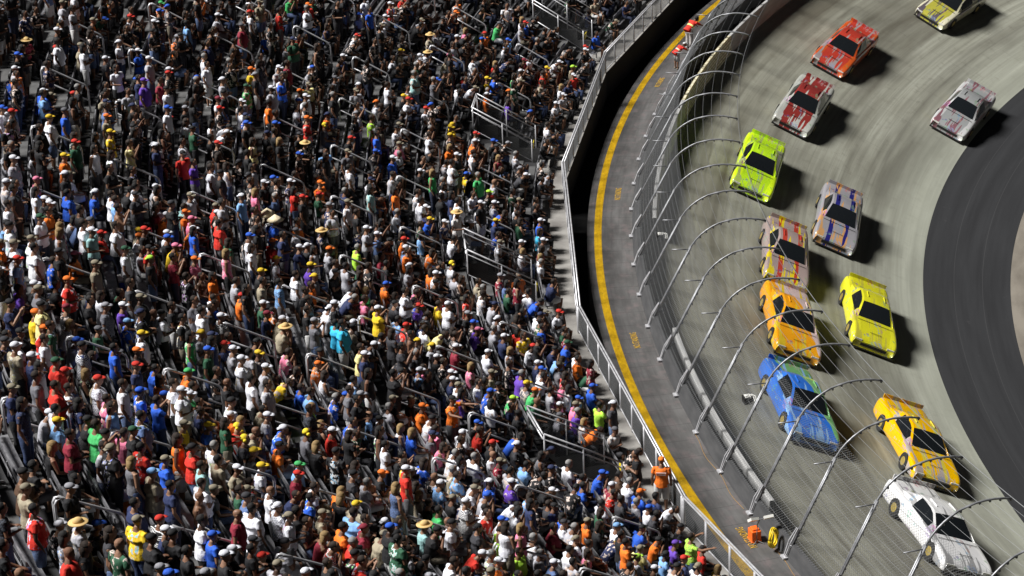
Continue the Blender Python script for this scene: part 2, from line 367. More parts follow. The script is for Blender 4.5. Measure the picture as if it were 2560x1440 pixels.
# ------------------------------------------------------------------ grandstand
TR, RI, R0S = .86, .50, 77.28
def zk(k): return 1.0+RI*k
NROW = 30
AISLES = [141.9, 145.2, 148.5, 151.75, 155.0, 158.6, 162.25, 165.5, 168.85, 172.15, 175.6, 178.8, 182.0, 185.15, 188.4, 191.35, 194.7, 198.0, 201.3]
VOM = [(150.15, 151.25), (160.42, 161.54), (170.5, 171.8), (180.5, 181.8), (189.85, 191.0)]
stand = empty('grandstand'); tag(stand, 'steep terraced grandstand with rows of aluminium bench seats', 'grandstand')
gang = sorted(set([round(x, 3) for x in np.arange(138, 202.1, 1.0)]+[v for p in VOM for v in p]+[a+s for a in AISLES for s in (-.36, .36)]))
gang = [a for a in gang if 138 <= a <= 202]
def in_vom(a, k): return k in (1, 2, 3) and any(v0 < a < v1 for v0, v1 in VOM)
def in_aisle(a, w=.36): return any(abs(a-x) < w for x in AISLES)
mb = MB()
for k in range(1, NROW):
    R = R0S+k*TR
    for i in range(len(gang)-1):
        a, b = gang[i], gang[i+1]; m = (a+b)/2
        if in_vom(m, k): continue
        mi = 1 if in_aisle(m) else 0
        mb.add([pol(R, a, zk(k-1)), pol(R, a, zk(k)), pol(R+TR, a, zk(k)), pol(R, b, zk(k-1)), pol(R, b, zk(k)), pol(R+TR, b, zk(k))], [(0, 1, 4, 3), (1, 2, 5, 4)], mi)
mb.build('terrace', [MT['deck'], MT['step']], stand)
for a in AISLES:
    mb = MB()
    for k in range(0, NROW-1):
        if in_vom(a-.1, k) or in_vom(a-.1, k+1) or in_vom(a-.5, k) : continue
        R = R0S+(k+1)*TR; mb.box(pol(R-.19, a, zk(k)+.125), (.38, .95, .25), a*D2R)
    tag(mb.build('aisle_steps', MT['step'], stand), kind='stuff')
for v0, v1 in VOM:                      # stair wells opening on to the walkway
    mb = MB(); Rb = R0S+4*TR; Ra = R0S+TR
    for a in (v0, v1):
        mb.add([pol(Ra, a, .2), pol(Rb, a, .2), pol(Rb, a, zk(3)), pol(R0S+3*TR, a, zk(3)), pol(R0S+3*TR, a, zk(2)), pol(R0S+2*TR, a, zk(2)), pol(R0S+2*TR, a, zk(1)), pol(Ra, a, zk(1))], [(0, 1, 2, 3, 4, 5, 6, 7)])
    mb.add([pol(Rb, v0, .2), pol(Rb, v1, .2), pol(Rb, v1, zk(4)), pol(Rb, v0, zk(4))], [(0, 1, 2, 3)])
    mb.add([pol(Ra, v0, .2), pol(Ra, v1, .2), pol(Rb, v1, .2), pol(Rb, v0, .2)], [(0, 1, 2, 3)])
    mb.build('stair_well', MT['step'], stand)
    mb = MB()
    for q in range(5):
        mb.box(pol(Ra+.15+q*.26, (v0+v1)/2, .90-q*.14), (.24, 1.3, .04), (v0+v1)/2*D2R)
    mb.build('stair', MT['rail'], stand)
# benches: a seat plank and a back plank on brackets, one object per run between two aisles
def bench_mb(mb, k, a, b):
    R = R0S+k*TR; z = zk(k); n = max(1, int((b-a)/1.1))
    for (Rc, zc, w, h) in ((R+.56, z+.43, .28, .045), (R+.745, z+.76, .035, .13), (R+.80, z+.60, .02, .05)):
        for i in range(n):
            a0 = a+(b-a)*i/n; a1 = a+(b-a)*(i+1)/n; am = (a0+a1)/2
            mb.box(pol(Rc*math.cos((a1-a0)/2*D2R), am, zc), (w, 2*Rc*math.sin((a1-a0)/2*D2R), h), am*D2R)
    for a2 in np.arange(a+.15, b, .9):
        mb.box(pol(R+.58, a2, z+.2), (.05, .04, .41), a2*D2R); mb.box(pol(R+.765, a2, z+.55), (.03, .04, .36), a2*D2R)
runs = []
for k in range(NROW-1):
    for i in range(len(AISLES)-1):
        a, b = AISLES[i]+.40, AISLES[i+1]-.40
        sp = [(a, b)]
        if 1 <= k <= 3:
            for v0, v1 in VOM:
                ns = []
                for (s, e) in sp:
                    if v1+.06 <= s or v0-.06 >= e: ns.append((s, e)); continue
                    if v0-.06-s > .5: ns.append((s, v0-.06))
                    if e-(v1+.06) > .5: ns.append((v1+.06, e))
                sp = ns
        for (s, e) in sp:
            x, y, S_ = proj(pol(R0S+k*TR+.56, (s+e)/2, zk(k)+.4))
            if -250 < x < 2800 and -200 < y < 1700: runs.append((S_, k, s, e, (0 < x < 2560 and 0 < y < 1440)))
runs.sort(key=lambda t: (0 if t[4] else 1, -t[0]))
for (S_, k, a, b, v) in runs[:100]:
    mb = MB(); bench_mb(mb, k, a, b); mb.build('bench', MT['alu'], stand)
mb = MB()
for (S_, k, a, b, v) in runs[100:]: bench_mb(mb, k, a, b)
o = mb.build('bench_rows', MT['alu'], stand); o["kind"] = 'stuff'
# aisle handrails
def floor_z(R): return zk(max(0, int((R-R0S)//TR)))
def slope_z(R): return 1.0+(R-77.5)*RI/TR
def handrail(a, Rb, L=1.42, first=[None]):
    if first[0] is None:
        t = empty('aisle_handrail'); mb = MB()
        # local frame: x outward (up the stand), z up, origin at the upper foot
        s = RI/TR; H = .92; pts = [(0, 0, -.1), (0, 0, H-.12), (-.04, 0, H-.03), (-.12, 0, H-.02)]+[(-x, 0, H-.02-x*s+.05) for x in (.25, L*.5, L-.12)]+[(-L+.03, 0, H-L*s+.02), (-L, 0, H-L*s-.08), (-L, 0, -L*s-.1)]
        mb.tube(pts, .032, 6)
        mb.tube([(0, .13, -.1), (0, .13, H-.12), (-.04, .13, H-.03), (-.14, .13, H-.02), (-.34, .10, H-.12)], .028, 6)
        mb.build('top_rail', MT['rail'], t, True)
        mb = MB(); mb.tube([(0, 0, .44), (-L, 0, .44-L*s)], .026, 6); mb.build('mid_rail', MT['rail'], t, True)
        first[0] = t
    else:
        src = first[0]; t = src.copy(); COL.objects.link(t)
        for ch in src.children: c = ch.copy(); COL.objects.link(c); c.parent = t
    t.location = pol(Rb, a, slope_z(Rb)+.03); t.rotation_euler = (0, 0, a*D2R)
    tag(t, 'grey tubular handrail standing in a stair aisle among the spectators', 'handrail', 'handrails in the grandstand aisles')
for a in AISLES:
    vom = any(abs(a-(v0+v1)/2) < 1.4 for v0, v1 in VOM)
    for n, Rb in enumerate([80.2]+[82.95+2.27*i for i in range(8)]):
        if n == 0 and vom: continue
        x, y, _ = proj(pol(Rb, a, slope_z(Rb)+.8))
        if -60 < x < 2600 and -60 < y < 1500: handrail(a, Rb)
# guard rails round the stair wells
for vi, (v0, v1) in enumerate(VOM):
    am = (v0+v1)/2; x, y, _ = proj(pol(79.5, am, 2.5))
    if not (-100 < x < 2600 and -100 < y < 1560): continue
    t = empty('stairwell_guard', pol(78.3, am, 1.46), am*D2R)
    where = ['at the top edge of the crowd', 'second from the top of the photo', 'half way down the photo', 'near the man in the orange security shirt', 'at the left edge of the photo'][vi]
    tag(t, 'grey pipe guard round a stair well '+where, 'guard rail', 'guards round the stair wells')
    hw = (v1-v0)/2*D2R*79.4+.05; s = RI/TR; Rb = 2.35
    for sg in (-1, 1):
        yy = sg*hw; mb = MB(); base = lambda x: x*s
        mb.tube([(0, yy, base(0)+1.05), (Rb, yy, base(Rb)+1.05)], .028, 6)
        mb.tube([(0, yy, base(0)+.88), (Rb, yy, base(Rb)+.88)], .024, 6)
        mb.tube([(.0, yy, base(0)+.1), (Rb, yy, base(Rb)+.1)], .022, 6)
        mb.build('side_rail', MT['rail'], t, True)
        for x_ in (0, Rb*.5, Rb):
            mb = MB(); mb.tube([(x_, yy, -.5 if x_ == 0 else base(x_)-.5), (x_, yy, base(x_)+1.05)], .028, 6)
            mb.build('post', MT['rail'], t, True)
        link_wires('mesh', lambda q, h, yy=yy: np.array([q, yy, q*s+.12+h]), Rb, .76, .07, .004, t, MT['wire'])
    mb = MB()
    for dz in (1.05, .88, .1): mb.tube([(Rb+.03, -hw, Rb*s+dz), (Rb+.03, hw, Rb*s+dz)], .03, 6)
    mb.build('end_rail', MT['rail'], t, True)
    mb = MB(); mb.box((-.045, hw-.24, .74), (.02, .36, .24)); mb.build('yellow_sign', MT['sign'], t)

# ------------------------------------------------------------------ people
COLS = dict(W=('white', (.78, .79, .86)), w=('light grey', (.40, .40, .44)), G=('grey', (.14, .14, .16)), g=('charcoal', (.035, .035, .042)), K=('black', (.007, .007, .009)),
 N=('navy', (.018, .028, .09)), B=('royal blue', (.02, .11, .62)), L=('light blue', (.22, .43, .78)), T=('pale teal', (.30, .52, .52)), C=('cyan', (.04, .48, .78)),
 O=('orange', (.88, .19, .015)), R=('red', (.62, .028, .015)), M=('maroon', (.24, .015, .035)), P=('pink', (.82, .22, .36)), Y=('yellow', (.82, .55, .02)), y=('pale yellow', (.78, .70, .30)),
 E=('green', (.06, .45, .13)), e=('dark green', (.02, .09, .045)), V=('lime green', (.50, .88, .07)), U=('purple', (.13, .05, .42)), H=('khaki', (.34, .295, .21)),
 S=('bare', (.5, .27, .16)), D=('brown', (.08, .04, .02)), X=('black and white checked', (.72, .72, .72)), Z=('slate blue', (.10, .16, .33)))
HAIRC = {'1': ('brown hair', (.018, .010, .006)), '2': ('blonde hair', (.26, .17, .07)), '3': ('grey hair', (.24, .235, .23)), '4': ('dark hair', (.006, .005, .005)), '0': ('bald head', (.5, .27, .16))}
SKINS = [(.22, .115, .068), (.26, .14, .085), (.19, .092, .053), (.15, .07, .04), (.06, .028, .016)]
TROU = [('jeans', (.03, .05, .12), 1), ('black trousers', (.012, .012, .014), 1), ('dark trousers', (.02, .02, .025), 1), ('khaki shorts', (.20, .175, .13), 0), ('dark jeans', (.018, .025, .055), 1), ('black jeans', (.01, .01, .012), 1), ('grey shorts', (.12, .12, .13), 0), ('black shorts', (.014, .014, .016), 0), ('denim shorts', (.10, .15, .28), 0), ('white shorts', (.60, .60, .60), 0)]
# pose: joints in metres, facing +y, origin between the feet on the floor
def P_stand(arms='down'):
    d = dict(pel=(0, 0, .97), wai=(0, .01, 1.12), che=(0, 0, 1.33), nec=(0, -.005, 1.47), n2=(0, .015, 1.55), hd=(0, .035, 1.665),
             hip=(.095, 0, .92), kne=(.11, .02, .50), ank=(.115, -.02, .09), sho=(.185, -.005, 1.415))
    d['arm'] = dict(down=[(.245, -.03, 1.14), (.25, .07, .91)], fold=[(.25, .02, 1.16), (.02, .24, 1.19)], phone=[(.26, .14, 1.26), (.09, .26, 1.50)],
                    hold=[(.24, .0, 1.15), (.12, .24, 1.16)], point=[(.34, .18, 1.38), (.40, .44, 1.42)])[arms]
    return d
def P_sit(arms='lap', lean=0.0):
    def L(p):       # lean the trunk forward about the hips
        y, z = p[1]+.30, p[2]-.52; c, s = math.cos(lean), math.sin(lean); return (p[0], y*c+z*s-.30, -y*s+z*c+.52)
    d = dict(pel=L((0, -.30, .53)), wai=L((0, -.32, .69)), che=L((0, -.31, .90)), nec=L((0, -.30, 1.04)), n2=L((0, -.275, 1.12)), hd=L((0, -.25, 1.235)),
             hip=(.10, -.27, .52), kne=(.14, .12, .53), ank=(.13, .04, .09), sho=L((.185, -.31, .985)))
    d['arm'] = dict(lap=[L((.25, -.24, .74)), (.13, .02, .63)], knees=[(.20, -.02, .70), (.06, .18, .63)], chin=[(.20, -.05, .74), L((.06, -.10, 1.08))], fold=[L((.24, -.22, .74)), L((.02, -.08, .80))], up=[L((.25, -.14, .90)), L((.10, -.02, 1.16))])[arms]
    return d
def P_bend():
    d = P_stand('hold')
    def L(p):
        y, z = p[1], p[2]-.95; c, s_ = math.cos(.95), math.sin(.95); return (p[0], y*c+z*s_-.10, -y*s_+z*c+.92)
    for k_ in ('pel', 'wai', 'che', 'nec', 'n2', 'hd', 'sho'): d[k_] = L(d[k_])
    d['arm'] = [(.30, .55, 1.02), (.28, .72, .86)]; return d
POSES = {'b': (P_bend(), 'bending forward'), 'u': (P_stand('down'), 'standing'), 'f': (P_stand('fold'), 'standing with folded arms'), 'h': (P_stand('hold'), 'standing with hands in front'), 'p': (P_stand('phone'), 'standing with raised hands'),
         't': (P_stand('point'), 'reaching forward'), 's': (P_sit('lap'), 'seated'), 'l': (P_sit('knees', .62), 'leaning forward on the seat'), 'c': (P_sit('chin', .22), 'seated with hand at face'), 'd': (P_sit('fold', .05), 'seated with folded arms'), 'q': (P_sit('up', .1), 'seated with raised hands')}
def mirror(p): return (-p[0], p[1], p[2])
def parts(pose, fat=1.0, long=True, lo=False, sleeve=True, fem=False):
    """tubes of one figure: returns dict part -> (verts, faces)"""
    d = pose; nt_, na = (8, 5) if lo else (14, 8); sit = d['pel'][2] < .7
    out = {k: [[], []] for k in ('skin', 'shirt', 'pants', 'shoes')}
    def add(k, pts, rad, n):
        V, F = tube(pts, rad, n); b = len(out[k][0]); out[k][0] += [tuple(v) for v in V]; out[k][1] += [tuple(b+i for i in f) for f in F]
    f = fat; e = .012; sw = .92 if fem else 1.0
    pel, wai, che, nec, n2, hd, sho = (np.array(d[k]) for k in ('pel', 'wai', 'che', 'nec', 'n2', 'hd', 'sho'))
    up = (nec-wai)/np.linalg.norm(nec-wai)
    belly = np.array([0, .04*(f-1)*6, 0])
    tp = [pel-up*.07, pel, wai+belly*.6, (wai+che)/2+belly*.5, che, che+up*.085, nec, n2]
    tr_ = [(.11, .09), (.165*f, .115*f), (.142*f*sw, .105*f*f), (.155*f*sw, .112*f), (.175*f*sw, .118*f), (.150*sw, .095), (.07, .065), (.052, .056)]
    add('skin', tp, tr_, nt_)
    hu = np.array([0, .10, .995]); hu = hu/np.linalg.norm(hu)
    hp = [hd-hu*.125+np.array([0, -.005, 0]), hd-hu*.10+np.array([0, .018, 0]), hd-hu*.05+np.array([0, .016, 0]), hd, hd+hu*.055-np.array([0, .006, 0]), hd+hu*.095-np.array([0, .008, 0]), hd+hu*.115-np.array([0, .01, 0])]
    add('skin', hp, [(.03, .035), (.052, .066), (.068, .086), (.076, .097), (.074, .095), (.052, .068), (.015, .02)], nt_)
    if not lo:
        add('skin', [hd+np.array([0, .085, .012]), hd+np.array([0, .112, -.028]), hd+np.array([0, .088, -.036])], [.008, .015, .008], 6)
        add('skin', [hd+np.array([0, .08, -.066]), hd+np.array([0, .1, -.068])], [(.026, .012), (.018, .006)], 6)
        for s in (-1, 1): add('skin', [hd+np.array([s*.072, -.005, -.03]), hd+np.array([s*.086, -.012, .012])], [(.006, .018), (.008, .02)], 6)
    sp = [pel-up*(.02 if sit else .10), pel+up*.03, wai+belly*.6, (wai+che)/2+belly*.5, che, che+up*.085, nec-up*.012]
    sr = [(.178*f+e, .135*f+e+.01), (.172*f+e, .125*f+e), (.152*f*sw+e, .113*f*f+e), (.163*f*sw+e, .12*f+e), (.182*f*sw+e, .126*f+e), (.160*sw+e, .105+e), (.072+e, .068+e)]
    add('shirt', sp, sr, nt_)
    elb, wri = np.array(d['arm'][0]), np.array(d['arm'][1])
    for s in (1, -1):
        m = (lambda p: np.array([p[0]*s, p[1], p[2]]))
        E_, W_ = elb.copy(), wri.copy(); S_ = sho*np.array([sw, 1, 1]); S_[0] += .015*(f-1)*4; E_[0] += .05*(f-1)
        if s < 0 and d['pel'][2] > .7 and abs(wri[0]) < .05: W_ = wri+np.array([0, -.03, .03])
        hdv = (W_-E_)/np.linalg.norm(W_-E_); H1 = W_+hdv*.07
        add('skin', [m(S_*np.array([.6, 1, 1])), m(S_), m((S_*.55+E_*.45)), m(E_), m((E_*.6+W_*.4)), m(W_), m(W_+hdv*.045), m(H1)], [.06, .056, .047*(1+(f-1)*.5), .04, .042, (.030, .026), (.042, .022), (.040, .018)], na)
        if not lo:      # four fingers and a thumb, rooted in the palm and curled
            side = np.cross(hdv, [0, 0, 1.]); side = side/np.linalg.norm(side) if np.linalg.norm(side) > .3 else np.array([1., 0, 0])
            nrm = np.cross(side, hdv); bend = np.array([0, .6, -.4])
            for q, (o_, L_) in enumerate(((-.030, .070), (-.010, .080), (.010, .076), (.029, .060))):
                a_ = H1+side*o_-hdv*.012; b_ = a_+hdv*L_*.55; c_ = b_+(hdv*.7+nrm*-.7)*L_*.5; add('skin', [m(a_), m(b_), m(c_)], [.010, .009, .006], 5)
            a_ = W_+hdv*.03+side*-.036*1; b_ = a_+(hdv*.7-side*.7)*.035; c_ = b_+hdv*.030; add('skin', [m(a_), m(b_), m(c_)], [.012, .010, .007], 5)
        if sleeve:
            q = S_*.48+E_*.52; add('shirt', [m(S_*np.array([.45, 1, 1])+np.array([0, 0, .01])), m(S_+np.array([.004, 0, .004])), m((S_+q)/2), m(q)], [.07, .072, .064*(1+(f-1)*.5), .062*(1+(f-1)*.4)], na)
        hip, kne, ank = np.array(d['hip']), np.array(d['kne']), np.array(d['ank'])
        add('skin', [m(hip), m((hip+kne)/2), m(kne), m(kne*.72+ank*.28+np.array([0, -.018, 0])), m(ank*.8+kne*.2), m(ank), m(ank-np.array([0, 0, .03]))], [.088*f, .075, .058, .058, .042, .036, .035], na)
        end = ank+np.array([0, 0, .02]) if long else (kne-np.array([0, 0, .04]) if not sit else kne*.86+hip*.14)
        pts = [m(hip*np.array([.75, 1, 1])+np.array([0, 0, .06])), m(hip), m((hip+kne)/2)]; rr = [.10*f, .112*f, .10*f]
        if long: pts += [m(kne), m((kne+ank)/2), m(end)]; rr += [.080, .072, .068]
        else: pts += [m(end)]; rr += [.092]
        add('pants', pts, rr, na+1)
        add('shoes', [m(ank+np.array([0, -.055, -.045])), m(ank+np.array([0, .02, -.04])), m(ank+np.array([0, .13, -.055])), m(ank+np.array([0, .195, -.062]))], [(.036, .04), (.045, .048), (.05, .032), (.034, .02)], na+1)
    add('pants', [pel-up*.06, pel+up*.02], [(.165*f, .12*f), (.172*f, .125*f)], nt_)
    return out
def headgear(kind, hd, lo=False):
    """kinds: cap, straw, cone, hair, longhair, muff, visor ; returns list of (verts, faces)"""
    V = []; F = []; hd = np.array(hd); n = 8 if lo else 12
    def add(pts, rad, nn=n):
        v, f = tube(pts, rad, nn); b = len(V); V.extend([tuple(x) for x in v]); F.extend([tuple(b+i for i in q) for q in f])
    def dome(r, h, z0, y0=-.012, squash=1.22):
        add([hd+np.array([0, y0, z0+h*t]) for t in (0, .35, .7, .92, 1.0)], [(r, r*squash), (r*.98, r*squash*.98), (r*.78, r*squash*.78), (r*.42, r*squash*.42), (.012, .012)])
    if kind == 'cap':
        dome(.084, .088, .035)
        add([hd+np.array([0, .06, .045]), hd+np.array([0, .115, .040]), hd+np.array([0, .175, .022])], [(.066, .012), (.072, .009), (.045, .006)])
    elif kind == 'bcap':      # worn backwards
        dome(.084, .088, .035); add([hd+np.array([0, -.08, .04]), hd+np.array([0, -.15, .02])], [(.066, .01), (.05, .007)])
    elif kind == 'straw':
        dome(.088, .11, .035); add([hd+np.array([0, -.01, .030]), hd+np.array([0, -.01, .044])], [(.185, .20), (.175, .19)], 16)
    elif kind == 'cone':
        add([hd+np.array([0, -.01, .02]), hd+np.array([0, -.01, .10]), hd+np.array([0, -.01, .20])], [(.24, .24), (.13, .13), (.01, .01)], 18)
    elif kind == 'hair': dome(.082, .115, .012, -.02, 1.2); add([hd+np.array([0, -.045, -.06]), hd+np.array([0, -.035, .04])], [(.062, .05), (.078, .07)])
    elif kind == 'longhair':
        dome(.086, .115, .012, -.02, 1.2); add([hd+np.array([0, -.075, -.24]), hd+np.array([0, -.085, -.12]), hd+np.array([0, -.05, .04])], [(.07, .03), (.088, .05), (.08, .075)])
    elif kind == 'muff':
        dome(.082, .115, .012, -.02, 1.2)
        for s in (-1, 1): add([hd+np.array([s*.072, 0, 0]), hd+np.array([s*.118, 0, 0])], [.046, .036], 8)
    return V, F
def mk_mesh(name, V, F, mats, smooth=True):
    me = bpy.data.meshes.new(name); me.from_pydata([tuple(map(float, v)) for v in V], [], F)
    for m in mats: me.materials.append(m)
    me.polygons.foreach_set("use_smooth", [smooth]*len(me.polygons)); me.update(); return me
def remeshed(me, vox):
    o = bpy.data.objects.new("tmp", me); COL.objects.link(o); md = o.modifiers.new("r", 'REMESH'); md.mode = 'VOXEL'; md.voxel_size = vox; md.use_smooth_shade = True
    dg = bpy.context.evaluated_depsgraph_get(); m2 = bpy.data.meshes.new_from_object(o.evaluated_get(dg)); bpy.data.objects.remove(o); return m2
BODY = {}
def body_mesh(pk, fat):
    key = (pk, fat)
    if key in BODY: return BODY[key]
    P_ = parts(POSES[pk][0], fat); V, F = P_['skin']
    # fingers, nose and ears are the last thin tubes: keep them crisp, fuse the rest into one surface
    me = mk_mesh('body', V, F, [OM['skin']]); m2 = remeshed(me, .013)
    if len(m2.materials) == 0: m2.materials.append(OM['skin'])
    m2.materials.append(MT['eye']); hd = np.array(POSES[pk][0]['hd'])
    nv = len(m2.vertices); co = np.empty(nv*3); m2.vertices.foreach_get('co', co); co = co.reshape(-1, 3)
    pc = np.array([p.center[:] for p in m2.polygons]); mi = np.zeros(len(pc), int)
    for s in (-1, 1): mi[np.linalg.norm(pc-(hd+np.array([s*.03, .088, .012])), axis=1) < .013] = 1
    m2.polygons.foreach_set('material_index', mi); BODY[key] = m2; return m2
CLO = {}
def cloth_mesh(what, pk, fat, long=True, sleeve=True, fem=False):
    key = (what, pk, fat, long if what == 'pants' else 0, sleeve if what == 'shirt' else 0, fem if what == 'shirt' else 0)
    if key not in CLO:
        V, F = parts(POSES[pk][0], fat, long, False, sleeve, fem)[what.rstrip('01')]
        if what[-1] in '01': h_ = len(V)//2; q_ = int(what[-1]); V, F = V[q_*h_:(q_+1)*h_], [tuple(i-q_*h_ for i in f) for f in F[q_*(len(F)//2):(q_+1)*(len(F)//2)]]
        me = mk_mesh(what, V, F, [OM['plain']])
        if what == 'shirt': me = remeshed(me, .016); (me.materials.append(OM['plain']) if len(me.materials) == 0 else None)
        CLO[key] = me
    return CLO[key]
HG = {}
def head_mesh(kind, pk):
    if (kind, pk) not in HG:
        V, F = headgear(kind, POSES[pk][0]['hd']); HG[(kind, pk)] = mk_mesh(kind, V, F, [OM['hair' if 'hair' in kind or kind == 'muff' else 'hat']])
    return HG[(kind, pk)]
